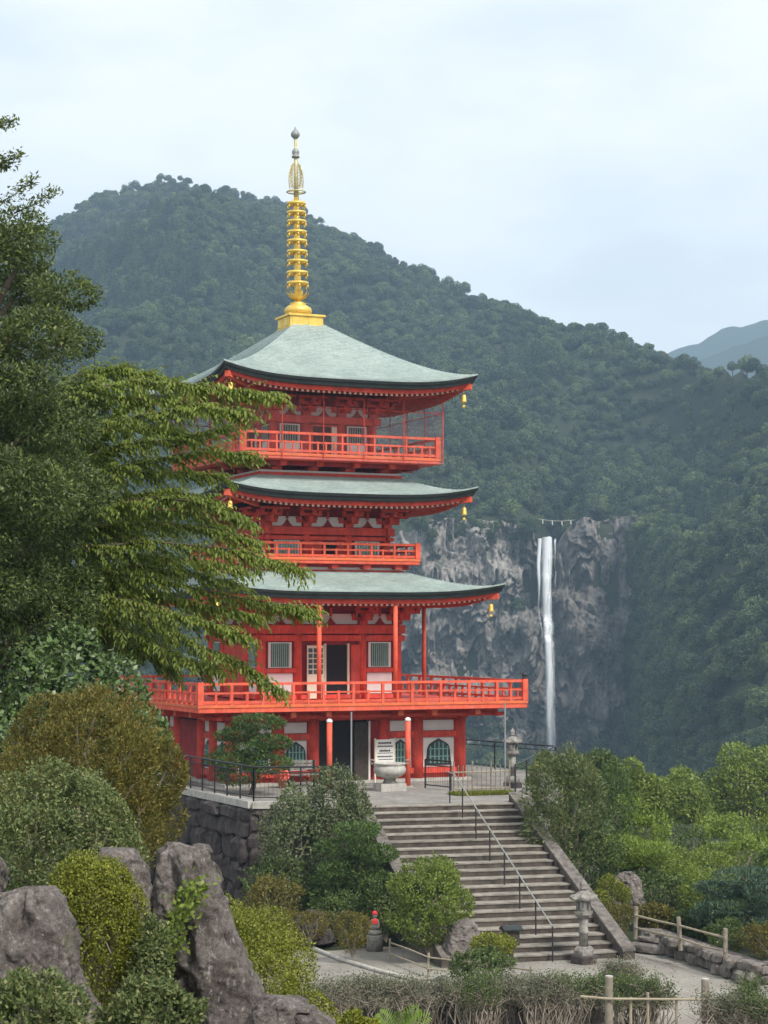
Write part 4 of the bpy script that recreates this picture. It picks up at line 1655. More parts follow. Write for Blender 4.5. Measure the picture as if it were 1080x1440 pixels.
for k in range(4):
    for x in (-1.63, 1.63):
        MB().span(x - 0.5, x + 0.5, -A2 + 0.03, -A2 + 0.09, 8.3, 8.9).rot(k).build('window_frame', 'white_paint', s2)
        for q in range(8):
            xx = x - 0.44 + 0.88 * (q + 0.5) / 8
            MB().span(xx - 0.02, xx + 0.02, -A2 - 0.03, -A2 + 0.026, 8.32, 8.88).rot(k).build('window_slat', 'slat_green', s2)
    MB().span(-0.7, 0.7, -A2 + 0.03, -A2 + 0.09, 8.26, 8.9).rot(k).build('door_leaf', 'vermilion', s2)
    MB().span(-0.22, 0.36, -A2 - 0.0, -A2 + 0.026, 8.26, 8.88).rot(k).build('doorway', 'shade_black', s2)  # thin black sheet; the dark of the opening is only colour

r2 = roof('roof', 'middle roof of weathered copper with upturned corners', 2.75, 11.32, 5.0, 10.52, 0.36, 1.2, 18, body=3.1)

# ---- upper storey
ring_boxes(2.9, 2.2, 11.15, 11.40).build('roof_ridge_frame', 'vermilion', PAG)
ring_boxes(2.82, 2.2, 11.40, 11.48).build('roof_ridge_frame', 'plaster', PAG)
b3 = balcony('upper', 3.94, 11.78, 12.02, 0.74, 0.33, 0.033, 'upper balcony with close set vermilion balusters', 4)
for k in range(4):
    for x in (-2.2, -0.75, 0.75, 2.2):
        MB().span(x - 0.12, x + 0.12, -3.6, -2.2, 11.60, 11.775).rot(k).build('joist', 'vermilion', b3)
        MB().span(x - 0.2, x + 0.2, -2.9, -2.2, 11.49, 11.60).rot(k).build('joist', 'vermilion', b3)
    MB().span(-3.3, 3.3, -3.4, -3.2, 11.62, 11.77).rot(k).build('beam', 'vermilion_shaded', b3)
A3 = 2.1
c3 = [-2.02, -0.72, 0.72, 2.02]
s3 = storey('upper storey with slatted windows behind a bird net frame', A3, 11.4, 13.62, c3, 0.14,
            [(13.36, 13.62, 0.10), (12.08, 12.2, 0.06)], [], 13.63, 0.95, None, 'vermilion_shaded', zt=14.45)
for k in range(4):
    for x in (-1.37, 1.37):
        MB().span(x - 0.40, x + 0.40, -A3 + 0.03, -A3 + 0.09, 12.22, 13.30).rot(k).build('window_frame', 'white_paint', s3)
        MB().span(x - 0.34, x + 0.34, -A3 + 0.012, -A3 + 0.026, 12.66, 13.26).rot(k).build('recess_shade', 'shade_black', s3)  # flat black sheet with the shade behind the slats painted in
        for q in range(7):
            xx = x - 0.34 + 0.68 * (q + 0.5) / 7
            MB().span(xx - 0.022, xx + 0.022, -A3 - 0.03, -A3 + 0.008, 12.66, 13.26).rot(k).build('window_slat', 'slat_green', s3)
    MB().span(-0.6, 0.6, -A3 + 0.03, -A3 + 0.09, 12.1, 13.3).rot(k).build('door_leaf', 'vermilion', s3)
    MB().span(-0.42, 0.30, -A3 - 0.0, -A3 + 0.026, 12.1, 13.24).rot(k).build('doorway', 'shade_black', s3)  # black sheet for the opening, shade put in as colour
    MB().span(0.31, 0.52, -A3 - 0.03, -A3 + 0.026, 12.1, 13.24).rot(k).build('door_leaf', 'lattice', s3)
# bird net frame from railing to eave
NA = 4.06
npole = MB().tube([(0, 0, 11.80), (0, 0, 14.36)], 0.020, 6).mesh('net_pole')
npole.materials.append(M['vermilion'])
for k in range(4):
    for i in range(5):
        x = -NA + 2 * NA * i / 5
        p = Matrix.Rotation(k * math.pi / 2, 3, 'Z') @ Vector((x, -NA, 0))
        obj('net_pole', npole, None, b3, p)
    MB().tube([(-NA, -NA, 13.72), (NA, -NA, 13.72)], 0.016, 6).rot(k).build('net_rail', 'vermilion', b3)
    MB().tube([(-NA, -NA, 11.82), (NA, -NA, 11.82)], 0.016, 6).rot(k).build('net_rail', 'net_red', b3)
    nm_ = MB()
    nm_.add([(-NA, -NA, 11.82), (NA, -NA, 11.82), (NA, -NA, 14.36), (-NA, -NA, 14.36)], [(0, 1, 2, 3)])
    o = nm_.build('bird_net', 'bird_net', b3)
    o.rotation_euler = (0, 0, k * math.pi / 2)

r3 = roof('roof', 'steep top roof of pale green copper', 0.48, 17.44, 5.0, 14.70, 0.43, 1.22, 44, body=2.6)


# ---- gilded finial
def make_finial():
    def zf(y):
        return CAMZ + (888 - y) / 36.45
    base = MB()
    base.span(-0.68, 0.68, -0.68, 0.68, 17.18, 17.66)
    fo = base.build('spire', 'gold', PAG)
    fo.location = (-0.14, 0.0, 0.0)
    fo['label'] = 'tall gilded spire with nine rings'
    ring_boxes(0.76, 0.6, 17.66, 17.74).build('base_cap', 'gold', fo)
    ring_boxes(0.73, 0.6, 17.15, 17.24).build('base_moulding', 'gold', fo)
    for k in range(4):
        for x in (-0.34, 0.34):
            MB().span(x - 0.26, x + 0.26, -0.70, -0.683, 17.29, 17.61).rot(k).build('base_panel', 'gold', fo)
    tilt = empty  # no separate object needed
    lean = -0.026

    def L(mb):
        mb.v = [(x - 0.09 + (z - 17.7) * lean * 0.914, y - (z - 17.7) * lean * 0.407 * -1, z) for x, y, z in mb.v]
        return mb
    L(MB().lathe([(0.30, 17.70), (0.47, 17.78), (0.55, 17.92), (0.50, 18.06), (0.36, 18.16), (0.28, 18.19), (0.33, 18.24), (0.16, 18.30)], n=28)).build('inverted_bowl', 'gold', fo, True)
    # lotus petals
    pet = MB()
    for k in range(12):
        q = 2 * math.pi * k / 12
        c, s = math.cos(q), math.sin(q)
        vs = []
        for (r, z, w) in ((0.14, 18.36, 0.05), (0.30, 18.44, 0.09), (0.42, 18.60, 0.06), (0.47, 18.72, 0.005)):
            vs += [(r * c - w * s, r * s + w * c, z), (r * c + w * s, r * s - w * c, z)]
        pet.add(vs, [(0, 2, 3, 1), (2, 4, 5, 3), (4, 6, 7, 5)])
    L(pet).build('lotus_petals', 'gold', fo)
    L(MB().lathe([(0.145, 18.2), (0.135, 19.0), (0.125, 20.5), (0.11, 22.4)], n=14)).build('shaft', 'gold', fo, True)
    for i, y in enumerate((281, 294, 307, 322, 335, 350, 364, 380, 395)):
        z = zf(y)
        r = 0.36 + 0.06 * i / 8
        m = MB()
        n = 28
        prof = [(r - 0.025, -0.045), (r, -0.055), (r + 0.012, 0.0), (r, 0.055), (r - 0.025, 0.045)]
        vs, fs = [], []
        for (rr, dz) in prof:
            for k in range(n):
                q = 2 * math.pi * k / n
                vs.append((rr * math.cos(q), rr * math.sin(q), z + dz))
        for j in range(len(prof)):
            jj = (j + 1) % len(prof)
            for k in range(n):
                fs.append((j*n+k, j*n+(k+1) % n, jj*n+(k+1) % n, jj*n+k))
        m.add(vs, fs)
        for k in range(8):
            q = 2 * math.pi * k / 8
            m.tube([(0.1 * math.cos(q), 0.1 * math.sin(q), z), (r * math.cos(q), r * math.sin(q), z)], 0.022, 5)
        m.lathe([(0.13, -0.07), (0.155, 0.0), (0.13, 0.07)], (0, 0, z), 12)
        for k in range(6):
            q = 2 * math.pi * k / 6 + 0.3
            m.lathe([(0.012, 0.0), (0.03, -0.03), (0.045, -0.13), (0.01, -0.135)], (r * math.cos(q), r * math.sin(q), z - 0.055), 6)
        L(m).build('ring', 'gold', fo, True)
    L(MB().lathe([(0.10, 22.3), (0.075, 23.4), (0.055, 24.85)], n=12)).build('upper_shaft', 'old_gold', fo, True)
    z = zf(264)
    m = MB()
    m.tube([(0.36 * math.cos(q), 0.36 * math.sin(q), z) for q in np.linspace(0, 2 * math.pi, 25)], 0.03, 6, False)
    for k in range(4):
        q = k * math.pi / 2
        m.tube([(0, 0, z), (0.36 * math.cos(q), 0.36 * math.sin(q), z)], 0.02, 5)
    L(m).build('halo_ring', 'old_gold', fo, True)
    # openwork flame in four blades
    for k in range(4):
        m = MB()
        q0 = k * math.pi / 2 + 0.4
        c, s = math.cos(q0), math.sin(q0)
        z0, z1 = zf(259), zf(223)
        outer = [(0.07 + 0.35 * math.sin(math.pi * (0.20 + 0.78 * t)) ** 0.6 * (1 - 0.2 * t), z0 + (z1 - z0) * t) for t in np.linspace(0, 1, 12)]
        m.tube([(r * c, r * s, zz) for r, zz in outer], 0.018, 5)
        for j in range(7):
            t = 0.08 + j * 0.125
            zc = z0 + (z1 - z0) * t
            rr = 0.10 + 0.17 * math.sin(math.pi * (0.15 + 0.75 * t))
            sp = [(rr + 0.08 * math.cos(a) * (1 - a / 9), zc + 0.085 * math.sin(a) * (1 - a / 9)) for a in np.linspace(0, 7, 14)]
            m.tube([(r * c, r * s, zz) for r, zz in sp], 0.013, 4)
            m.tube([(0.05 * c, 0.05 * s, zc), (rr * c, rr * s, zc + 0.05)], 0.012, 4)
        L(m).build('flame_blade', 'old_gold', fo)
    z = zf(208)
    L(MB().lathe([(0.05, z - 0.20), (0.15, z - 0.19), (0.16, z - 0.13), (0.10, z - 0.11), (0.145, z - 0.02), (0.14, z + 0.08), (0.07, z + 0.16), (0.05, z + 0.2)], n=18)).build('dragon_ball', 'bronze_grey', fo, True)
    z = zf(181)
    L(MB().lathe([(0.05, z - 0.20), (0.09, z - 0.17), (0.17, z - 0.08), (0.175, z + 0.02), (0.11, z + 0.12), (0.04, z + 0.19), (0.008, z + 0.30)], n=18)).build('jewel', 'bronze_grey', fo, True)


make_finial()


# ================================================================== things on and around the terrace
def bush(name, label, cat, x0, x1, yt, yb, Y, n, L, W, mat, seed, lumps=14, depth=0.85, **kw):
    b = at((x0 + x1) / 2, yb, Y)
    k = (Vector((0, Y, 0)).length) / F
    rx = (x1 - x0) / 2 * k
    return shrub(name, label, cat, b, (rx, rx * depth, (yb - yt) * k), lumps, n, L, W, mat, seed, **kw)


# red posts with white caps before the entrance
def capped_post(x, y, label):
    p = PAG.matrix_basis @ Vector((x, y, 0))
    e = empty('capped_post', p, label, 'post', 'pair of red posts before the pagoda entrance')
    MB().tube([(0, 0, 0), (0, 0, 2.34)], 0.095, 14).build('shaft', 'vermilion_bright', e, True)
    MB().lathe([(0.105, 2.342), (0.11, 2.38), (0.085, 2.44), (0.03, 2.47)], n=14).build('cap', 'white_paint', e, True)
    MB().box((0, 0, 0.03), (0.34, 0.34, 0.06)).build('base', 'stone_pale', e)


PAG.matrix_basis = Matrix.Translation(PAG.location) @ Matrix.Rotation(R(24), 4, 'Z')
capped_post(-1.9, -7.3, 'red post with white cap left of the dark doorway')
capped_post(1.1, -7.3, 'red post with white cap right behind the stone basin')


def thin_pole(px, yb, yt, Y, label):
    a, b = at(px, yb, Y), at(px, yt, Y)
    e = empty('thin_pole', Vector((a.x, Y, 0)), label, 'pole', 'thin grey poles under the balcony')
    MB().tube([(0, 0, 0), (0, 0, b.z)], 0.03, 8).build('shaft', 'grey_metal', e)
    MB().box((0, 0, 0.02), (0.16, 0.16, 0.04)).build('foot', 'black_metal', e)


thin_pole(494, 1100, 1001, 69.2, 'thin grey pole standing before the doorway of the pagoda')
thin_pole(710.5, 1100, 988, 68.6, 'thin grey pole at the right corner of the balcony')


# incense basin
def basin():
    p = gnd(548, 1112)
    p.z = 0
    e = empty('incense_basin', p, 'round stone incense basin on a block before the doorway', 'basin')
    MB().box((0, 0, 0.13), (0.95, 0.7, 0.26), R(24)).build('plinth', 'stone_pale', e)
    MB().lathe([(0.26, 0.26), (0.22, 0.32), (0.20, 0.40), (0.24, 0.44)], n=20).build('foot', 'stone_lantern', e, True)
    MB().lathe([(0.24, 0.44), (0.42, 0.50), (0.54, 0.62), (0.57, 0.74), (0.52, 0.86), (0.49, 0.88), (0.56, 0.92), (0.57, 0.96), (0.50, 0.96), (0.46, 0.86), (0.30, 0.82)], n=32).build('bowl', 'stone_pale', e, True)
    m = MB()
    for s in (-1, 1):
        m.tube([(s * 0.53, 0, 0.90), (s * 0.66, 0, 0.95), (s * 0.66, 0, 1.06), (s * 0.54, 0, 1.04)], 0.035, 8)
    m.build('handle', 'stone_lantern', e, True)


basin()


def signboard():
    p = PAG.matrix_basis @ Vector((1.28, -GA - 0.32, 0))
    e = empty('signboard', p, 'white upright notice board with black writing beside the doorway', 'sign', rz=R(24))
    e.scale = (0.88, 0.88, 0.88)
    MB().span(-0.42, 0.42, -0.03, 0.02, 0.55, 1.78).build('board', 'white_paint', e)
    for s in (-1, 1):
        MB().span(s * 0.44 - 0.03, s * 0.44 + 0.03, -0.04, 0.04, 0.0, 1.84).build('leg', 'lattice', e)
    m = MB()
    g = np.random.default_rng(4)
    for r, (z, h, w) in enumerate(((1.64, 0.09, 0.6), (1.50, 0.06, 0.66), (1.32, 0.09, 0.5), (1.22, 0.035, 0.66), (1.08, 0.07, 0.68), (0.96, 0.04, 0.6), (0.82, 0.06, 0.68), (0.70, 0.04, 0.5))):
        x = -w / 2
        while x < w / 2:
            l = 0.035 + 0.05 * g.random()
            m.span(x, x + l * 0.75, -0.036, -0.0325, z - h / 2, z + h / 2 * (0.5 + 0.5 * g.random()))
            x += l
    m.build('lettering', 'ink', e)


signboard()


def lantern(name, p, h, label, mat='stone_lantern', style='kasuga', rz=0.3):
    e = empty(name, p, label, 'stone lantern', rz=rz)
    s = h / 2.3

    def hexa(prof, nm, m=mat, n=6):
        MB().lathe([(r * s, z * s) for r, z in prof], n=n).build(nm, m, e)
    hexa([(0.40, -0.02), (0.40, 0.20), (0.36, 0.23)], 'plinth', 'stone_dark')
    hexa([(0.30, 0.231), (0.31, 0.36), (0.25, 0.44), (0.20, 0.47)], 'base')
    MB().lathe([(r * s, z * s) for r, z in ((0.135, 0.471), (0.125, 0.80), (0.155, 0.83), (0.155, 0.89), (0.125, 0.92), (0.13, 1.24))], n=16).build('shaft', mat, e, True)
    hexa([(0.15, 1.241), (0.28, 1.36), (0.29, 1.44), (0.22, 1.45)], 'platform')
    fb = MB()
    for k in range(6):
        q = math.pi / 3 * k
        fb.box((0.185 * s * math.cos(q), 0.185 * s * math.sin(q), 1.60 * s), (0.06 * s, 0.06 * s, 0.296 * s), q)
    fb.lathe([(0.2 * s, 1.452 * s), (0.2 * s, 1.50 * s)], n=6)
    fb.lathe([(0.2 * s, 1.70 * s), (0.2 * s, 1.748 * s)], n=6)
    fb.build('fire_box', mat, e)
    hexa([(0.11, 1.5), (0.11, 1.70)], 'light_screen', 'white_paint')
    # curled roof
    m = MB()
    n = 24
    vs = []
    prof = [(0.20, 1.75, 0), (0.36, 1.76, 0.05), (0.38, 1.80, 0.09), (0.28, 1.88, 0.02), (0.16, 1.98, 0), (0.08, 2.04, 0)]
    for (r, z, up) in prof:
        for k in range(n):
            q = 2 * math.pi * k / n
            c = abs(math.cos(3 * q)) ** 3
            vs.append((r * s * (1 + 0.14 * c * (up > 0)) * math.cos(q), r * s * (1 + 0.14 * c * (up > 0)) * math.sin(q), (z + up * c) * s))
    fs = []
    for i in range(len(prof) - 1):
        for k in range(n):
            fs.append((i*n+k, i*n+(k+1) % n, (i+1)*n+(k+1) % n, (i+1)*n+k))
    fs.append(tuple(range(n))[::-1])
    fs.append(tuple((len(prof)-1)*n + k for k in range(n)))
    m.add(vs, fs)
    m.build('roof', mat, e)
    MB().lathe([(r * s, z * s) for r, z in ((0.06, 2.041), (0.11, 2.07), (0.11, 2.10), (0.07, 2.12), (0.115, 2.19), (0.09, 2.26), (0.03, 2.32), (0.008, 2.36))], n=14).build('jewel', mat, e, True)
    return e


lp = gnd(821, 1354, PZ)
lantern('stone_lantern', lp, 2.22, 'weathered grey stone lantern standing on the plaza by the stairs')
lantern('stone_lantern', (at(721, 1100, 70.6).x, 70.6, 0), 2.05, 'brown stone lantern behind the railing at the top of the stairs', rz=0.6)


# black railing on the terrace edge, left of the stairs
def black_railing(pts, label, name='steel_railing', h=1.08, picket=True, post_every=1.15):
    e = empty(name, pts[0], label, 'railing')
    o = Vector(pts[0])
    pk = MB()
    for a, b in zip(pts[:-1], pts[1:]):
        a, b = Vector(a) - o, Vector(b) - o
        d = b - a
        for hh in (h, h - 0.18, 0.12):
            MB().tube([a + Vector((0, 0, hh)), b + Vector((0, 0, hh))], 0.03 if hh == h else 0.02, 8).build('rail', 'black_metal', e)
        n = max(1, int(d.length / post_every))
        for i in range(n + 1):
            q = a + d * (i / n)
            MB().tube([q, q + Vector((0, 0, h - 0.02))], 0.03, 8).build('post', 'black_metal', e)
        if picket:
            n = int(d.length / 0.13)
            for i in range(n):
                q = a + d * ((i + 0.5) / n)
                pk.tube([q + Vector((0, 0, 0.12)), q + Vector((0, 0, h - 0.18))], 0.006, 4, False)
    if picket:
        k = pk.build('pickets', 'black_metal', e)
        k['kind'] = 'stuff'
    return e


tl = ST - SU * (SW + 0.35)
black_railing([FLEFT + Vector((0.05, -0.02, 0.13)), FCOR + Vector((0.02, 0.02, 0.13)), tl + Vector((-0.2, 0.1, 0.13))], 'black steel railing along the terrace edge left of the stairs')
black_railing([Vector((4.35, 66.4, 0)), Vector((6.6, 77.0, 0))], 'dark steel railing along the right edge of the terrace', picket=False, post_every=2.6)
black_railing([Vector((6.6, 77.2, 0)), Vector((2.3, 83.7, 0))], 'dark steel railing behind the pagoda above the valley', picket=False, post_every=2.6)
g1, g2 = gnd(598, 1108), gnd(634, 1112)
black_railing([g1, g2], 'short black metal gate panel at the head of the stairs', name='gate_panel', h=1.0, picket=True, post_every=0.9)


# bamboo picket fence right of the pagoda
def picket_fence():
    a, b = Vector((2.35, 67.6, 0)), Vector((4.28, 68.3, 0))
    a2 = Vector((4.28, 68.3, 0))
    e = empty('picket_fence', a, 'low bamboo picket fence on the terrace beside the pagoda', 'fence')
    d = b - a
    pm_ = MB().tube([(0, 0, 0), (0, 0, 0.98)], 0.017, 6).mesh('picket')
    pm_.materials.append(M['log'])
    pl = MB().tube([(0, 0, 0), (0, 0, 1.12)], 0.032, 8).mesh('post')
    pl.materials.append(M['log'])
    n = 12
    for i in range(n + 1):
        obj('post' if i % 4 == 0 else 'picket', pl if i % 4 == 0 else pm_, None, e, d * (i / n))
    for z in (0.2, 0.75):
        MB().tube([Vector((0, 0, z)), d + Vector((0, 0, z))], 0.024, 6).build('rail', 'bamboo', e)
    g = np.random.default_rng(9)
    # grass strip before it
    n = 5000
    t, w = g.random(n), g.random(n)
    P = np.stack([a.x + d.x * t + 0.2 * w - 0.6 * (1 - w) * 0.4, a.y + d.y * t - 0.05 - 0.55 * w, np.full(n, 0.0)], 1)
    A = np.stack([g.normal(size=n) * 0.3, g.normal(size=n) * 0.3, np.ones(n)], 1)
    V, f, var = leaf_arrays(P, A, g.normal(size=(n, 3)), 0.12 * (0.5 + g.random(n)), 0.025, g.random(n))
    tag(obj('grass', mesh_np('grass', V, f, var), 'leaf_lime'), 'strip of short grass in front of the bamboo picket fence', 'grass', kind='stuff')


picket_fence()


# bench and pots at the pagoda foot
def bench():
    p = PAG.matrix_basis @ Vector((-2.1, -GA - 0.75, 0))
    e = empty('bench', p, 'small grey bench under the bell shaped window left of the doorway', 'bench', rz=R(24))
    for z in (0.62, 0.74, 0.86):
        MB().span(-0.55, 0.55, 0.17, 0.21, z - 0.045, z + 0.045).build('backrest_slat', 'stone_lantern', e)
    for y in (-0.18, -0.06, 0.06):
        MB().span(-0.55, 0.55, y - 0.05, y + 0.05, 0.40, 0.44).build('seat_slat', 'stone_lantern', e)
    for sx in (-1, 1):
        MB().span(sx * 0.48 - 0.03, sx * 0.48 + 0.03, -0.2, -0.14, 0, 0.40).build('leg', 'black_metal', e)
        MB().span(sx * 0.48 - 0.03, sx * 0.48 + 0.03, 0.1, 0.16, 0, 0.92).build('leg', 'black_metal', e)


bench()


def flower_pot(px, py, z, label, s=1.0, mat='red_flower'):
    p = gnd(px, py, z)
    e = empty('flower_pot', p, label, 'flower pot')
    MB().lathe([(0.12 * s, 0), (0.17 * s, 0.26 * s), (0.19 * s, 0.27 * s), (0.19 * s, 0.31 * s), (0.15 * s, 0.31 * s)], n=14).build('pot', 'terracotta', e, True)
    g = np.random.default_rng(int(px))
    P, A, Nn, L, W = lump_leaves([((0, 0, 0.45 * s), (0.22 * s, 0.22 * s, 0.16 * s))], 260, 0.10 * s, 0.08 * s, g)
    V, f, var = leaf_arrays(P, A, Nn, L, W, g.random(len(P)))
    obj('blossom', mesh_np('blossom', V, f, var), mat, e)


flower_pot(397, 1108, 0.0, 'pot of red flowers behind the black railing near the pine')


# statue in red bib
def statue():
    p = gnd(527, 1337, PZ)
    e = empty('stone_statue', p, 'small stone statue in red cap and bib on a round pedestal', 'statue')
    e.scale = (0.68, 0.68, 0.68)
    MB().lathe([(0.34, -0.05), (0.34, 0.62), (0.31, 0.66)], n=24).build('pedestal', 'stone_lantern', e, True)
    MB().lathe([(0.26, 0.661), (0.30, 0.74), (0.24, 0.84), (0.18, 0.86)], n=20).build('lotus_base', 'stone_lantern', e, True)
    MB().lathe([(0.16, 0.861), (0.21, 0.95), (0.21, 1.08), (0.185, 1.22), (0.13, 1.30), (0.055, 1.33), (0.055, 1.36), (0.095, 1.40), (0.115, 1.47), (0.10, 1.55), (0.05, 1.60), (0.01, 1.61)], n=20, squash=0.85).build('body', 'stone_lantern', e, True)
    MB().lathe([(0.118, 1.50), (0.12, 1.53), (0.095, 1.61), (0.04, 1.65), (0.01, 1.655)], n=16).build('cap', 'red_cloth', e, True)
    m = MB()
    vs, fs = [], []
    for j, (z, r) in enumerate(((1.335, 0.12), (1.27, 0.18), (1.20, 0.195), (1.13, 0.212))):
        for i in range(9):
            q = -math.pi / 2 + (i - 4) / 4 * (0.85 - 0.06 * j)
            vs.append((r * math.cos(q), r * math.sin(q) * 0.9 - 0.012, z))
    for j in range(3):
        for i in range(8):
            fs.append((j*9+i, (j+1)*9+i, (j+1)*9+i+1, j*9+i+1))
    m.add(vs, fs)
    m.build('bib', 'red_cloth', e)


statue()


def notice_box():
    p = gnd(719, 1362, PZ)
    e = empty('notice_box', p, 'dark wooden box with little roof on a post at the stair foot', 'sign post', rz=R(15))
    MB().span(-0.05, 0.05, -0.05, 0.05, 0, 0.62).build('post', 'wood_dark', e)
    MB().span(-0.20, 0.20, -0.12, 0.12, 0.621, 1.05).build('box', 'wood_dark', e)
    m = MB()
    m.add([(-0.27, -0.22, 1.06), (0.27, -0.22, 1.06), (0.27, 0, 1.16), (-0.27, 0, 1.16), (-0.27, 0.22, 1.06), (0.27, 0.22, 1.06),
           (-0.27, -0.22, 1.02), (0.27, -0.22, 1.02), (0.27, 0.22, 1.02), (-0.27, 0.22, 1.02)],
          [(0, 1, 2, 3), (3, 2, 5, 4), (6, 7, 1, 0), (8, 9, 4, 5), (9, 8, 7, 6), (1, 7, 8, 5, 2), (0, 3, 4, 9, 6)])
    m.build('roof', 'black_edge', e)


notice_box()


# rough stones for the walls
def rough_stone(seed, rx=0.5):
    g = np.random.default_rng(seed)
    bm = bmesh.new()
    bmesh.ops.create_cube(bm, size=1.0)
    bmesh.ops.bevel(bm, geom=bm.edges[:], offset=0.2, segments=1, affect='EDGES')
    for v in bm.verts:
        v.co += Vector(g.normal(size=3)) * 0.055
    m = bpy.data.meshes.new('stone')
    bm.to_mesh(m)
    bm.free()
    return m


STONES = [rough_stone(k) for k in range(6)]
STONES_D = []
for q in STONES:
    d = q.copy()
    d.materials.append(M['stone_dark'])
    STONES_D.append(d)
    q.materials.append(M['stone_block'])


def stone_wall(name, label, a, b, z0, z1, cell, stones, seed, thick=0.5, tilt=0.0, cap=None, back='stone_dark'):
    a, b = Vector(a), Vector(b)
    d = b - a
    e = empty(name, (a.x, a.y, z0), label, 'stone wall', rz=math.atan2(d.y, d.x))
    g = np.random.default_rng(seed)
    Lh = d.length
    MB().span(0, Lh, 0.05, thick, 0, z1 - z0 - 0.05).build('backing', back, e)
    z = 0.0
    row = 0
    while z < z1 - z0 - 0.05:
        h = cell * (0.7 + 0.5 * g.random())
        h = min(h, z1 - z0 - z)
        x = -0.5 * cell * (row % 2)
        while x < Lh:
            w = cell * (0.8 + 0.9 * g.random())
            xa, xb = max(0, x), min(Lh, x + w)
            if xb - xa > 0.12:
                s = obj('stone', stones[int(g.integers(0, len(stones)))], None, e, ((xa + xb) / 2, 0.02 + 0.07 * g.normal() + tilt * z, z + h / 2))
                s.scale = ((xb - xa) * 1.04, 0.45, h * 1.06)
                s.rotation_euler = (g.normal() * 0.06, g.normal() * 0.05, g.normal() * 0.08)
            x += w
        z += h
        row += 1
    return e


stone_wall('retaining_wall', 'dark rough stone retaining wall under the black railing', FLEFT + Vector((-0.12, -0.05, 0)), FCOR + Vector((-0.12, -0.05, 0)), -3.5, -0.12, 0.8, STONES_D, 31, 0.1, 0.03)
stone_wall('retaining_wall', 'stone retaining wall between the railing corner and the stairs', FCOR + Vector((-0.08, -0.1, 0)), tl + Vector((-0.02, -0.1, 0)), -3.5, -0.12, 0.62, STONES_D, 32, 0.1, 0.03)
w0, w1 = gnd(908, 1332, PZ), gnd(1062, 1386, PZ)
stone_wall('garden_wall', 'low mossy stone wall edging the plaza on the right', w0, w1, PZ, PZ + 0.56, 0.34, STONES, 33, 0.5)
w2 = gnd(1150, 1385, PZ)
stone_wall('garden_wall', 'low stone wall turning away at the right edge of the plaza', w1 + Vector((0.15, 0.1, 0)), w2 + Vector((0, 1.5, 0)), PZ, PZ + 0.5, 0.36, STONES, 34, 0.5)
sb = gnd(908, 1340, PZ)
e = empty('stone_block', sb, 'flat stone step block at the lower right corner of the stairs', 'stone block', rz=R(-38))
for (x, z, hh, w) in ((0.0, 0.14, 0.28, 1.15), (0.05, 0.36, 0.16, 0.9)):
    s = obj('stone', STONES[1], None, e, (x, (z - 0.14) * 1.2, z)); s.scale = (w, 0.5, hh)


# log and pipe fences
def rail_fence(name, label, pts, h, rails, mat, postr=0.045, railr=0.03, postmat=None, cat='fence', lower=0.5, jit=0.0, seed=1):
    e = empty(name, pts[0], label, cat)
    o = Vector(pts[0])
    g = np.random.default_rng(seed)
    for p in pts:
        p = Vector(p) - o
        MB().tube([p - Vector((0, 0, 0.05)), p + Vector((g.normal() * jit, 0, h))], postr, 9).build('post', postmat or mat, e)
    for a, b in zip(pts[:-1], pts[1:]):
        a, b = Vector(a) - o, Vector(b) - o
        for r in rails:
            MB().tube([a + Vector((0, -postr, r)), (a + b) / 2 + Vector((0, -postr, r + g.normal() * jit)), b + Vector((0, -postr, r))], railr, 7).build('rail', mat, e)
    return e


rail_fence('rail_fence', 'thin pale bamboo rail fence before the round green bush', [gnd(548, 1352, PZ), gnd(602, 1374, PZ), gnd(668, 1382, PZ), gnd(748, 1394, PZ)], 0.62, (0.52, 0.22), 'bamboo', 0.032, 0.022, jit=0.02)
rail_fence('rail_fence', 'weathered log rail fence above the low stone wall', [gnd(893, 1318, PZ + 0.45), gnd(957, 1334, PZ + 0.45), gnd(1020, 1352, PZ + 0.45)], 0.85, (0.62, 0.28), 'bamboo', 0.06, 0.032, 'log', jit=0.02, seed=3)
fy = 44.6
pz_ = PZ
fp = [Vector((at(x, 1400, fy).x, fy, pz_)) for x in (790, 856, 991, 1120)]
fe = empty('log_fence', fp[0], 'log posts with a bamboo rail at the bottom right of the plaza', 'fence')
for i, p in enumerate(fp[1:]):
    q = p - fp[0]
    t = at(856, (1372, 1376, 1378)[i], fy).z - pz_
    MB().tube([q + Vector((0, 0, -0.05)), q + Vector((0.01, 0, t - 0.03))], 0.085, 12).build('post', 'log', fe)
    MB().tube([q + Vector((0.01, 0, t - 0.0295)), q + Vector((0.01, 0, t))], 0.087, 12).build('post_top', 'stone_pale', fe)
zr = at(900, 1403, fy).z - pz_
MB().tube([(fp[0] - fp[0]) + Vector((0.4, -0.12, zr + 0.05)), fp[1] - fp[0] + Vector((0, -0.13, zr)), fp[2] - fp[0] + Vector((0, -0.13, zr - 0.02)), fp[3] - fp[0] + Vector((0, -0.13, zr - 0.03))], 0.028, 8).build('rail', 'bamboo', fe)
for i, x in enumerate((886, 910, 950, 1040)):
    q = Vector((at(x, 1400, fy).x, fy, pz_)) - fp[0]
    MB().tube([q + Vector((0, -0.05, 0)), q + Vector((0.01, -0.05, zr + (0.02, 0.12, 0.05, 0.03)[i]))], 0.032, 7).build('stake', 'bamboo', fe)

# path edging on the left
pa = [gnd(404, 1318, PZ), gnd(440, 1336, PZ), gnd(480, 1352, PZ), gnd(540, 1370, PZ), gnd(600, 1384, PZ)]
ke = empty('path_edging', pa[0], 'pale curved edging along the gravel path below the garden bank', 'edging')
MB().tube([p - pa[0] + Vector((0, 0, 0.05)) for p in pa], 0.06, 8).build('edging', 'stone_pale', ke, True)


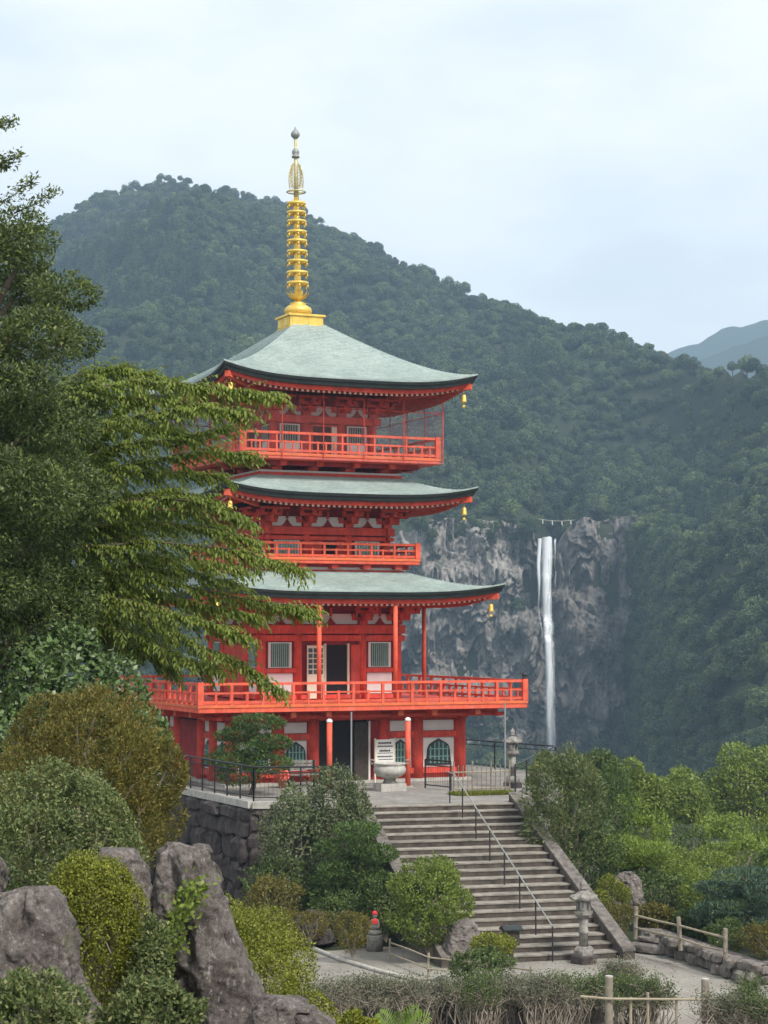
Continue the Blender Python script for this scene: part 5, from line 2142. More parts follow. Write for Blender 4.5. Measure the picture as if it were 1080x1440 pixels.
# ================================================================== rocks
def boulder(name, label, Y, rows, depth, seed, rough=1.0, mat='boulder_rock', yoff=0.0):
    """rows: (py, x_left, x_right) from the top down; a lofted, weathered rock"""
    n, m_ = 110, 120
    py = np.array([r[0] for r in rows], float)
    xl = np.array([r[1] for r in rows], float)
    xr = np.array([r[2] for r in rows], float)
    k = Y / F
    t = np.linspace(0, 1, m_)
    yy = py[0] + (py[-1] - py[0]) * t
    L_, R_ = np.interp(yy, py, xl), np.interp(yy, py, xr)
    ker = np.ones(5) / 5
    L_ = np.convolve(np.pad(L_, 2, mode='edge'), ker, 'valid')
    R_ = np.convolve(np.pad(R_, 2, mode='edge'), ker, 'valid')
    cx = ((L_ + R_) / 2 - 540) * k
    rx = np.maximum((R_ - L_) / 2 * k, 0.004)
    z = CAMZ + (888 - yy) * k
    q = np.linspace(0, 2 * math.pi, n, endpoint=False)
    ca, sa = np.cos(q), np.sin(q)
    # squarish section with facets
    gg = np.random.default_rng(seed + 50)
    ang = np.linspace(0, 2 * math.pi, 7, endpoint=False) + gg.normal(size=7) * 0.28
    dk = 0.80 + 0.22 * gg.random(7)
    tws = gg.normal(size=7) * 0.35
    slope = gg.normal(size=7) * 0.12
    rr = np.full((m_, n), 9.0)
    for aa, dd, tw_, sl_ in zip(ang, dk, tws, slope):
        cs_ = np.cos(q[None, :] - aa - tw_ * (t[:, None] - 0.5))
        rr = np.minimum(rr, np.where(cs_ > 0.12, (dd + sl_ * (t[:, None] - 0.5)) / np.maximum(cs_, 0.12), 9.0))
    rr = np.minimum(rr, 1.35)
    for _ in range(1):
        rr = 0.5 * rr + 0.25 * (np.roll(rr, 1, 1) + np.roll(rr, -1, 1))
    xx = ca[None, :] * rr
    xx = xx / np.where(xx > 0, xx.max(1, keepdims=True), -xx.min(1, keepdims=True))
    X = cx[:, None] + rx[:, None] * xx
    Yw = Y + yoff + (rx[:, None] ** 0.75 * 0.5 + 0.02) * depth * (sa[None, :] * rr) * 1.2
    Z = np.repeat(z[:, None], n, 1)
    s = seed * 7.7
    nr = rough * 0.05 * fbm(X * 2.6 + s, Yw * 2.6, Z * 1.6, 6, 0.58)
    cr_ = -rough * 0.06 * np.maximum(0, 0.16 - np.abs(fbm(X * 2.4 + s + 9, Yw * 2.4, Z * 1.1, 3))) / 0.16
    fine = rough * 0.02 * fbm(X * 13 + s, Yw * 13, Z * 9, 4, 0.6)
    qn = fbm(X * 3.1 + s + 21, Yw * 3.1, Z * 2.1, 3) * 3.2
    qs = (np.floor(qn) + sstep(0.0, 0.25, qn - np.floor(qn))) / 3.2
    dsp = (nr * 0.6 + rough * 0.05 * qs + cr_ + fine)
    X = X + dsp * ca[None, :]
    Yw = Yw + dsp * sa[None, :]
    Z = Z + 0.5 * rough * 0.05 * fbm(X * 3 + s, Yw * 3, Z * 3 + 4, 3)
    V = np.stack([X.ravel(), Yw.ravel(), Z.ravel()], 1)
    i = np.arange((m_ - 1) * n)
    r_, c_ = i // n, i % n
    a = r_ * n + c_
    b = r_ * n + (c_ + 1) % n
    f = np.stack([a, a + n, b + n, b], 1)
    # closed top: collapse fan
    base = Vector((float(cx[-1]), Y, float(z[-1])))
    V = V - np.array(base)
    top = len(V)
    V = np.concatenate([V, [[cx[0] - base.x, Y + yoff - base.y, Z[0].mean() - base.z + 0.01]]])
    j = np.arange(n)
    f = np.concatenate([f, np.stack([j, (j + 1) % n, np.full(n, top), np.full(n, top)], 1)[:, [0, 1, 2, 2]][:0]]) if False else f
    me = mesh_np('boulder', V, f, None, True)
    bm = bmesh.new(); bm.from_mesh(me)
    bm.verts.ensure_lookup_table()
    for jj in range(n):
        bm.faces.new((bm.verts[jj], bm.verts[(jj + 1) % n], bm.verts[top])).smooth = True
    bmesh.ops.recalc_face_normals(bm, faces=bm.faces[:])
    bm.to_mesh(me); bm.free()
    o = obj(name, me, mat)
    o.location = base
    return tag(o, label, 'boulder')


boulder('boulder', 'tall leaning lichen spotted boulder at lower left front', 12.0,
        [(1178, 232, 262), (1184, 222, 276), (1192, 216, 292), (1205, 213, 304), (1230, 213, 310), (1260, 216, 318), (1300, 222, 332), (1350, 230, 352), (1400, 238, 372), (1440, 242, 386), (1520, 245, 400)], 1.1, 1, 1.0)
boulder('boulder', 'smaller knob of rock on the right shoulder of the tall boulder', 12.15,
        [(1184, 276, 288), (1190, 266, 296), (1204, 258, 302), (1240, 254, 308), (1300, 250, 318), (1420, 250, 350)], 0.9, 2, 0.9)
boulder('boulder', 'dark rounded boulder half hidden behind the tall leaning one', 12.7,
        [(1188, 152, 182), (1196, 140, 194), (1212, 132, 206), (1240, 130, 214), (1280, 134, 220), (1340, 140, 228), (1480, 140, 235)], 0.9, 3, 0.8)
boulder('boulder', 'broad grey boulder at the left edge below the bushes', 11.0,
        [(1246, 40, 78), (1252, 18, 92), (1264, 6, 98), (1290, -4, 104), (1330, -14, 112), (1380, -22, 124), (1430, -28, 130), (1520, -30, 135)], 1.0, 4, 1.1)
boulder('boulder', 'low flat boulder at the bottom edge right of the tall boulder', 11.2,
        [(1394, 378, 398), (1400, 366, 424), (1412, 356, 446), (1426, 350, 464), (1440, 346, 478), (1500, 340, 490)], 1.2, 5, 0.7)
boulder('boulder', 'dark sliver of boulder cut by the left picture edge', 12.0,
        [(1202, -40, -8), (1212, -50, 4), (1240, -54, 8), (1280, -56, 8), (1400, -60, 6)], 0.9, 6, 0.8)
boulder('boulder', 'dark upright boulder behind the round bush left of the stairs', 54.8,
        [(1288, 646, 662), (1294, 632, 668), (1310, 624, 672), (1335, 618, 676), (1350, 616, 680)], 1.6, 7, 1.3, 'boulder_rock')
boulder('boulder', 'low brown boulder on the bank under the dark pine', 58.0,
        [(1276, 434, 450), (1282, 422, 460), (1292, 412, 468), (1304, 404, 474), (1318, 398, 478)], 1.6, 8, 1.0, 'stone_dark')
boulder('boulder', 'brown boulder under the tall bush right of the stairs', 63.0,
        [(1222, 872, 886), (1228, 862, 894), (1242, 856, 900), (1270, 850, 904)], 1.4, 9, 1.3)


# ================================================================== garden shrubs
def pine(name, label, pads, Y, base, mat, n_per, L, W, seed, cat='pine tree', trunk=0.09, up=0.6):
    """cloud pruned pine: flat needle pads on a bent trunk. pads: (px, py, rx, ry, dY)"""
    g = np.random.default_rng(seed)
    b = Vector(base)
    e = empty(name, b, label, cat)
    k = Y / F
    tm = MB()
    cs = []
    VV, FF, VA = [], [], []
    off = 0
    for (px, py, rx, ry, dy) in pads:
        c = at(px, py, Y + dy) - b
        cs.append(c)
        lum = [(tuple(c), (rx * k * 0.8, rx * k * 0.8, ry * k * 0.75))]
        for q in range(6):
            a = g.random() * 6.283
            w = 0.35 + 0.3 * g.random()
            lum.append(((c.x + math.cos(a) * rx * k * 0.62, c.y + math.sin(a) * rx * k * 0.62, c.z + g.normal() * ry * k * 0.2), (rx * k * w, rx * k * w, ry * k * w * 0.9)))
        P, A, Nn, LL, WW = lump_leaves(lum, n_per, L, W, g, (0.6, 1.05), up, 0.8, tipout=0.8)
        V, f, var = leaf_arrays(P, A, Nn, LL, WW, g.random(len(P)))
        VV.append(V); FF.append(f + off); VA.append(var); off += len(V)
    o = obj('foliage', mesh_np('foliage', np.concatenate(VV), np.concatenate(FF), np.concatenate(VA)), mat, e)
    o['kind'] = 'stuff'
    top = max(cs, key=lambda c: c.z)
    pts = [Vector((0, 0, -0.15))]
    for i in range(1, 6):
        t = i / 5
        pts.append(Vector((top.x * t + 0.12 * math.sin(i * 2.1), top.y * t, top.z * t)))
    tm.tube(pts, [trunk * (1 - 0.7 * i / 5) for i in range(6)], 9)
    tm.build('trunk', 'bark', e, True)
    bmh = MB()
    for c in cs:
        t = max(0.1, min(0.92, (c.z - 0.1) / max(top.z, 0.1) - 0.08))
        i = min(4, int(t * 5))
        s = pts[i].lerp(pts[i + 1], t * 5 - i)
        bmh.tube([s, s.lerp(c, 0.5) + Vector((0, 0, 0.05)), c], [trunk * 0.4, trunk * 0.3, trunk * 0.12], 6)
    bmh.build('branch', 'bark', e, True)
    return e


# left of the stairs
pine('pine_tree', 'rounded green pine standing before the left wall of the pagoda', [(362, 1016, 32, 14, 0), (338, 1034, 30, 13, 0.2), (384, 1044, 26, 13, -0.2), (350, 1054, 42, 16, 0.1), (322, 1068, 32, 14, 0), (376, 1074, 36, 16, -0.2), (340, 1090, 40, 18, 0)], 67.6, gnd(352, 1118, 0), 'leaf_pine', 2600, 0.13, 0.035, 41)
bush('shrub', 'pale grey green bushy shrub below the black railing', 'shrub', 362, 462, 1118, 1300, 61.0, 15000, 0.11, 0.055, 'leaf_greyish', 51, 22, lump_r=0.36)
bush('shrub', 'loose light green shrub at the top left corner of the stairs', 'shrub', 418, 522, 1086, 1215, 61.6, 13000, 0.10, 0.048, 'leaf_greyish', 52, 22, lump_r=0.34, rnd=1.0)
pine('pine_tree', 'dark green layered pine left of the stone staircase', [(508, 1168, 38, 16, 0), (482, 1192, 34, 14, 0.2), (524, 1198, 30, 14, -0.3), (498, 1220, 46, 15, 0), (468, 1236, 30, 13, 0.1), (528, 1238, 30, 14, -0.2), (494, 1258, 48, 15, 0), (520, 1278, 34, 12, -0.1), (466, 1272, 28, 12, 0)], 59.2, at(500, 1315, 59.2), 'leaf_pine', 2200, 0.12, 0.035, 42, up=0.4)
bush('shrub', 'dark low shrub at the foot of the retaining wall', 'shrub', 348, 452, 1208, 1305, 60.5, 9000, 0.10, 0.05, 'leaf_mid', 53, 14)
bush('shrub', 'olive clipped shrub below the pale grey green one', 'shrub', 345, 420, 1232, 1310, 58.6, 7000, 0.08, 0.04, 'leaf_olive', 59, 10)
bush('shrub', 'dense round green bush beside the lower stairs', 'shrub', 548, 662, 1213, 1342, 55.0, 21000, 0.095, 0.045, 'leaf_tree', 54, 26, lump_r=0.3, rnd=0.6, bark='bark_pale', stem_r=0.04)
bush('shrub', 'small brownish clipped bush beside the statue', 'shrub', 466, 524, 1284, 1342, 54.8, 6000, 0.06, 0.025, 'leaf_olive', 55, 8)
bush('shrub', 'small yellow green shrub in front of the dark wooden box', 'shrub', 664, 728, 1316, 1350, 51.0, 3500, 0.08, 0.04, 'leaf_lime', 56, 9, flat=0.7)
bush('shrub', 'low green shrub at the end of the bamboo rail fence', 'shrub', 636, 722, 1338, 1392, 50.0, 6500, 0.08, 0.04, 'leaf_mid', 57, 12)
bush('shrub', 'dark shrub between the dark pine and the statue', 'shrub', 520, 566, 1228, 1320, 57.5, 6000, 0.09, 0.045, 'leaf_mid', 58, 10)
bush('shrub', 'dark ground shrub under the dark layered pine', 'shrub', 448, 520, 1262, 1330, 58.2, 6000, 0.08, 0.045, 'leaf_mid', 60, 10)
bush('shrub', 'mossy low shrub on the bank above the path', 'shrub', 400, 470, 1282, 1322, 57.0, 4000, 0.06, 0.03, 'leaf_olive', 61, 8)

# right of the stairs
bush('shrub', 'tall feathery grey green bush beside the upper stairs', 'shrub', 738, 850, 1058, 1235, 62.6, 24000, 0.14, 0.034, 'leaf_sage', 62, 26, lump_r=0.32, up=0.9, rnd=0.9, tipout=0.9)
bush('shrub', 'dark shrub under the tall feathery bush by the stair kerb', 'shrub', 752, 872, 1150, 1262, 63.5, 12000, 0.11, 0.05, 'leaf_mid', 63, 16)
bush('shrub', 'bright green rounded topiary behind the feathery bush', 'shrub', 806, 892, 1084, 1225, 67.5, 13000, 0.11, 0.03, 'leaf_pine', 64, 18, up=0.6)
bush('shrub', 'light green loose bush right of the topiary', 'shrub', 858, 938, 1128, 1232, 69.5, 9000, 0.13, 0.05, 'leaf_fresh', 65, 18, up=0.6, rnd=0.9)
pine('pine_tree', 'bright green spreading pine right of the feathery bush', [(900, 1192, 46, 11, 0), (862, 1186, 34, 11, 0.2), (918, 1206, 30, 9, -0.2), (880, 1212, 40, 10, 0)], 66.0, at(880, 1262, 66.0), 'leaf_fresh', 2600, 0.14, 0.03, 43, up=0.5)
bush('shrub', 'yellow green clipped mound right of the stair kerb', 'shrub', 830, 888, 1234, 1292, 60.0, 8000, 0.055, 0.028, 'leaf_lime', 66, 8, lump_r=0.35, rnd=0.5)
bush('shrub', 'brownish low shrub below the yellow green mound', 'shrub', 846, 890, 1268, 1318, 58.6, 4500, 0.055, 0.025, 'leaf_olive', 67, 8)
bush('shrub', 'green clipped mound behind the log rail fence', 'shrub', 936, 1006, 1218, 1282, 66.0, 8000, 0.08, 0.04, 'leaf_fresh', 68, 10)
pine('pine_tree', 'blue green pine with layered pads at the right edge', [(1048, 1232, 44, 14, 0), (1012, 1250, 34, 11, 0.3), (1078, 1256, 40, 13, -0.2), (1030, 1272, 46, 13, 0), (1096, 1282, 40, 13, 0.2), (1004, 1288, 30, 10, 0.2), (1050, 1298, 50, 13, -0.2), (1110, 1312, 40, 14, 0)], 57.0, at(1062, 1342, 57.0), 'leaf_blue_pine', 2600, 0.13, 0.03, 44, up=0.5)
bush('shrub', 'dark low shrub left under the blue green pine', 'shrub', 992, 1050, 1296, 1345, 55.5, 5000, 0.07, 0.035, 'leaf_mid', 69, 8)
bush('shrub', 'olive low shrub right under the blue green pine', 'shrub', 1044, 1130, 1296, 1352, 55.0, 6500, 0.07, 0.035, 'leaf_olive', 70, 10)
bush('shrub', 'leafy green bush filling the slope behind the log fence', 'shrub', 900, 985, 1196, 1290, 72.0, 8000, 0.12, 0.055, 'leaf_tree', 71, 14)
bush('shrub', 'pale green bush above the clipped mound on the right', 'shrub', 985, 1100, 1172, 1262, 74.0, 10000, 0.13, 0.06, 'leaf_fresh', 72, 16)


for i_, (x0_, x1_, yt_, yb_, Y_, m_, lab_) in enumerate((
    (880, 975, 1226, 1300, 64.0, 'leaf_mid', 'dark green bush between the yellow mound and the log fence'),
    (960, 1040, 1232, 1310, 62.0, 'leaf_tree', 'mid green bush left of the blue green pine'),
    (940, 1040, 1190, 1275, 70.0, 'leaf_tree', 'bushy green shrub on the slope above the green clipped mound'),
    (1040, 1130, 1205, 1290, 66.0, 'leaf_mid', 'dark shrub behind the blue green pine at the right edge'),
    (905, 1000, 1160, 1250, 78.0, 'leaf_mid', 'dark round bush in front of the broad mid green tree'),
    (835, 915, 1215, 1285, 66.0, 'leaf_mid', 'shady bush behind the yellow green clipped mound'),
    (985, 1060, 1262, 1318, 60.0, 'leaf_tree', 'low green shrub between the log fence and the blue pine'),
    (896, 950, 1276, 1318, 59.6, 'leaf_olive', 'low olive ground shrub just behind the left end of the log fence'),
    (944, 1000, 1282, 1326, 58.8, 'leaf_mid', 'low dark ground shrub behind the middle of the log fence'))):
    bush('shrub', lab_, 'shrub', x0_, x1_, yt_, yb_, Y_, 7500, 0.11, 0.052, m_, 400 + i_, 16)


def tree(name, label, x0, x1, yt, yb, Y, n, L, W, mat, seed, lumps=22, cat='tree', group='trees on the valley side', flat=0.85):
    """broadleaf tree: Empty at the root > trunk, branch, crown"""
    g = np.random.default_rng(seed)
    k = Y / F
    cx = ((x0 + x1) / 2 - 540) * k
    zg = float(ground_h(np.array([cx]), np.array([Y]))[0]) - 0.3
    ztop = CAMZ + (888 - yt) * k
    zb = CAMZ + (888 - yb) * k
    zg = min(zg, zb - 1.5)
    e = empty(name, (cx, Y, zg), label, cat, group)
    rx = (x1 - x0) / 2 * k
    h = ztop - zb
    zc = (ztop + zb) / 2 - zg
    lm = [((0, 0, zc), (rx * 0.68, rx * 0.68, h * 0.38))]
    for i in range(lumps):
        d = sphere_pts(1, g)[0]
        if d[2] < -0.3: d[2] *= -0.5
        r = rx * (0.26 + 0.2 * g.random())
        lm.append(((d[0] * (rx - r * 0.8), d[1] * (rx - r * 0.8), zc + d[2] * (h / 2 - r * flat * 0.8)), (r, r, r * flat)))
    P, A, Nn, LL, WW = lump_leaves(lm, n, L, W, g, (0.6, 1.07), 0.1, 0.7)
    V, f, var = leaf_arrays(P, A, Nn, LL, WW, g.random(len(P)))
    o = obj('crown', mesh_np('crown', V, f, var), mat, e)
    o['kind'] = 'stuff'
    r0 = max(0.12, rx * 0.09)
    MB().tube([(0, 0, -0.3), (0.1 * rx, 0, zc * 0.4), (0, 0, zc)], [r0, r0 * 0.75, r0 * 0.4], 9).build('trunk', 'bark', e, True)
    mb = MB()
    branching(mb, (0, 0, zc * 0.55), [c for c, r in lm[1:12]], r0 * 0.45, g, 0.2, 6)
    mb.build('branch', 'bark', e, True)
    return e


tree('tree', 'dark green tree top rising behind the feathery bush', 786, 880, 1050, 1180, 84, 14000, 0.16, 0.07, 'leaf_mid', 81)
tree('tree', 'bright green tree behind the rounded topiary', 850, 935, 1066, 1200, 92, 14000, 0.17, 0.075, 'leaf_tree', 82)
tree('tree', 'broad mid green tree right of the bright green one', 885, 1000, 1078, 1230, 98, 17000, 0.18, 0.08, 'leaf_tree', 83, 26)
tree('tree', 'tallest green tree at the right edge of the valley', 985, 1110, 1042, 1210, 106, 19000, 0.19, 0.085, 'leaf_tree', 84, 28)
tree('tree', 'light green tree in front of the tall right edge tree', 955, 1060, 1132, 1275, 86, 15000, 0.15, 0.07, 'leaf_fresh', 85, 24)
tree('tree', 'pale green tree cut by the right picture edge', 1030, 1150, 1138, 1290, 82, 15000, 0.15, 0.07, 'leaf_tree', 86, 24)
tree('tree', 'dark tree deep in the valley right of the waterfall foot', 930, 1010, 1072, 1180, 125, 9000, 0.22, 0.1, 'leaf_mid', 87)
tree('tree', 'dark tree low behind the terrace railing near the waterfall foot', 700, 800, 1072, 1190, 120, 9000, 0.22, 0.1, 'leaf_mid', 88)


# ---- bottom hedge of sparse twiggy shrubs
def hedge_shrub(x, yt, Y, w, label, seed, green=0.5, group='twiggy hedge shrubs along the bottom edge'):
    g = np.random.default_rng(seed)
    b = Vector((at(x, 1400, Y).x, Y, PZ))
    h = at(x, yt, Y).z - PZ
    e = empty('hedge_shrub', b, label, 'shrub', group)
    r = w * Y / F / 2
    mb = MB()
    tips = []
    for i in range(11):
        a = g.random() * 6.283
        q = math.sqrt(g.random()) * r
        tips.append((q * math.cos(a), q * math.sin(a) * 0.7, h * (0.72 + 0.3 * g.random())))
    for tpp in tips:
        m0 = (tpp[0] * 0.8 + g.normal() * 0.13, tpp[1] * 0.7 + g.normal() * 0.1, h * 0.35)
        m1 = (tpp[0] * 0.9 + g.normal() * 0.12, tpp[1] * 0.7 + g.normal() * 0.05, h * 0.65)
        mb.tube([(tpp[0] * 0.75 + g.normal() * 0.04, tpp[1] * 0.6 + g.normal() * 0.05, -0.05), m0, m1, tpp], [0.018, 0.014, 0.010, 0.005], 4, False)
        for s in range(5):
            st = Vector(m0).lerp(Vector(tpp), 0.25 + 0.15 * s)
            en = st + Vector((g.normal() * 0.16, g.normal() * 0.12, 0.06 + 0.12 * g.random()))
            mb.tube([st, en], [0.008, 0.004], 3, False)
            tips.append(tuple(en)) if len(tips) < 140 else None
    mb.build('stem', 'twig', e)
    n = int(3200 + 4200 * green)
    T = np.array(tips)
    P = T[g.integers(0, len(T), n)] + g.normal(size=(n, 3)) * np.array([0.09, 0.07, 0.09])
    A = g.normal(size=(n, 3)) + np.array([0, 0, 0.5])
    V, f, var = leaf_arrays(P, A, g.normal(size=(n, 3)) + np.array([0, 0, 0.8]), 0.055 * (0.6 + 0.8 * g.random(n)), 0.028, g.random(n))
    o = obj('foliage', mesh_np('foliage', V, f, var), 'leaf_mid' if green > 0.55 else 'leaf_hedge', e)
    o['kind'] = 'stuff'


ORD = ['first', 'second', 'third', 'fourth', 'fifth', 'sixth', 'seventh', 'eighth', 'ninth', 'tenth', 'eleventh', 'twelfth', 'thirteenth', 'fourteenth', 'fifteenth', 'sixteenth']
HX = [462, 494, 528, 562, 596, 630, 664, 698, 732, 766, 800, 832, 896]
for i, x in enumerate(HX):
    hedge_shrub(x, 1376 + (5, 0, 3, -2, 2, 4, -4, -2, 3, 0, -5, 1, -2)[i], 46.2 + 0.5 * ((i * 7) % 3 - 1), 66, ORD[i] + ' twiggy shrub from the left in the hedge along the bottom', 300 + i, (0.3, 0.2, 0.3, 0.25, 0.3, 0.5, 0.7, 0.5, 0.35, 0.3, 0.6, 0.7, 1.0)[i])
hedge_shrub(1015, 1398, 44.0, 46, 'sparse shrub right of the right log post', 330, 0.5)
hedge_shrub(1066, 1384, 44.2, 60, 'leafier shrub in the bottom right corner behind the rail', 331, 1.0)
hedge_shrub(873, 1352, 49.5, 36, 'small reddish twiggy shrub in front of the stone lantern', 332, 0.1)

# ================================================================== foreground left
bush('shrub', 'glossy white green leafed shrub high on the left', 'shrub', -70, 186, 884, 1180, 23.0, 26000, 0.075, 0.042, 'leaf_glossy', 91, 34, lump_r=0.3, rnd=0.8)
bush('shrub', 'pale leafed glossy shrub peeping out right of the olive bush', 'shrub', 130, 236, 1000, 1190, 22.2, 9000, 0.08, 0.045, 'leaf_glossy', 92, 16, lump_r=0.3)
bush('shrub', 'large olive brown twiggy bush on the left slope', 'shrub', -20, 264, 972, 1300, 18.5, 90000, 0.036, 0.012, 'leaf_olive', 93, 50, lump_r=0.24, up=0.9, rnd=0.8, tipout=0.8, dome=True)
bush('shrub', 'sage green rounded bush above the left boulder', 'shrub', -55, 200, 1076, 1400, 14.4, 62000, 0.027, 0.014, 'leaf_sage', 94, 40, lump_r=0.26, rnd=0.7, dome=True)
bush('shrub', 'bright yellow green clipped mound between the boulders', 'shrub', 42, 208, 1204, 1440, 11.7, 62000, 0.018, 0.009, 'leaf_lime', 95, 34, lump_r=0.27, rnd=0.5, dome=True)
bush('shrub', 'yellow green clipped mound right of the tall boulder', 'shrub', 90, 478, 1264, 1600, 13.6, 150000, 0.020, 0.010, 'leaf_lime', 96, 40, lump_r=0.25, rnd=0.5, dome=True)
bush('shrub', 'small leafed shrub in the bottom left corner', 'shrub', -40, 128, 1366, 1500, 9.6, 14000, 0.026, 0.014, 'leaf_sage', 97, 26, lump_r=0.28, rnd=0.8, up=0.6)
bush('shrub', 'small leafed shrub at the bottom before the tall boulder', 'shrub', 136, 276, 1384, 1500, 9.9, 11000, 0.026, 0.014, 'leaf_sage', 98, 24, lump_r=0.28, rnd=0.8, up=0.6)
bush('shrub', 'low yellow green mound at the bottom left of the fern', 'shrub', 446, 540, 1424, 1500, 12.6, 12000, 0.022, 0.011, 'leaf_lime', 99, 14, lump_r=0.3)
def ivy():
    g = np.random.default_rng(77)
    b = at(262, 1330, 11.62)
    e = empty('ivy', b, 'small ivy growing in the cleft of the tall boulder', 'ivy')
    path = [at(x, y, 11.66) - b for x, y in ((236, 1345), (244, 1315), (252, 1290), (262, 1268), (272, 1252), (280, 1244))]
    PP = []
    for i in range(420):
        t = g.random() * (len(path) - 1.001)
        k = int(t)
        p = path[k].lerp(path[k + 1], t - k)
        PP.append((p.x + g.normal() * 0.045, p.y + g.normal() * 0.02, p.z + g.normal() * 0.035))
    P = np.array(PP)
    A = g.normal(size=(len(P), 3)) + np.array([0.2, -0.3, -0.3])
    Nn = g.normal(size=(len(P), 3)) * 0.5 + np.array([0, -1, 0.5])
    V, f, var = leaf_arrays(P, A, Nn, 0.034 * (0.6 + 0.8 * g.random(len(P))), 0.024, g.random(len(P)))
    o = obj('foliage', mesh_np('foliage', V, f, var), 'leaf_tree', e)
    o['kind'] = 'stuff'
    MB().tube(path, 0.005, 5).build('stem', 'twig', e)


ivy()
bush('shrub', 'thin green growth hanging between the tall boulder and the mound', 'shrub', 186, 240, 1300, 1460, 11.5, 4500, 0.026, 0.014, 'leaf_sage', 101, 14, depth=0.6)


def fern():
    b = at(556, 1462, 13.2)
    e = empty('fern', b, 'bright green fern with feathered fronds at the bottom edge', 'fern')
    g = np.random.default_rng(6)
    for i, (ax, ay, ln, hh) in enumerate(((0.15, 0.0, 0.22, 0.21), (-0.10, 0.05, 0.2, 0.17), (0.05, -0.1, 0.2, 0.20), (0.22, 0.08, 0.2, 0.14), (-0.16, -0.06, 0.18, 0.12))):
        pts = [Vector((ax * t, ay * t, hh * (1.5 * t - 0.55 * t * t))) for t in np.linspace(0, 1, 14)]
        m = MB()
        m.tube(pts, 0.0025, 4, False)
        for j in range(2, 14):
            t = (pts[j] - pts[j-1]).normalized()
            for s in (-1, 1):
                side = t.cross(Vector((0.2, -1, 0.3))).normalized() * s
                l = 0.075 * math.sin(math.pi * (0.15 + 0.8 * j / 14)) + 0.012
                d = (side + t * 0.6).normalized()
                w = t * 0.006
                p = pts[j]
                m.add([p, p + d * l * 0.4 + w, p + d * l, p + d * l * 0.4 - w], [(0, 1, 2, 3)])
        m.build('frond', 'leaf_fern', e)


fern()


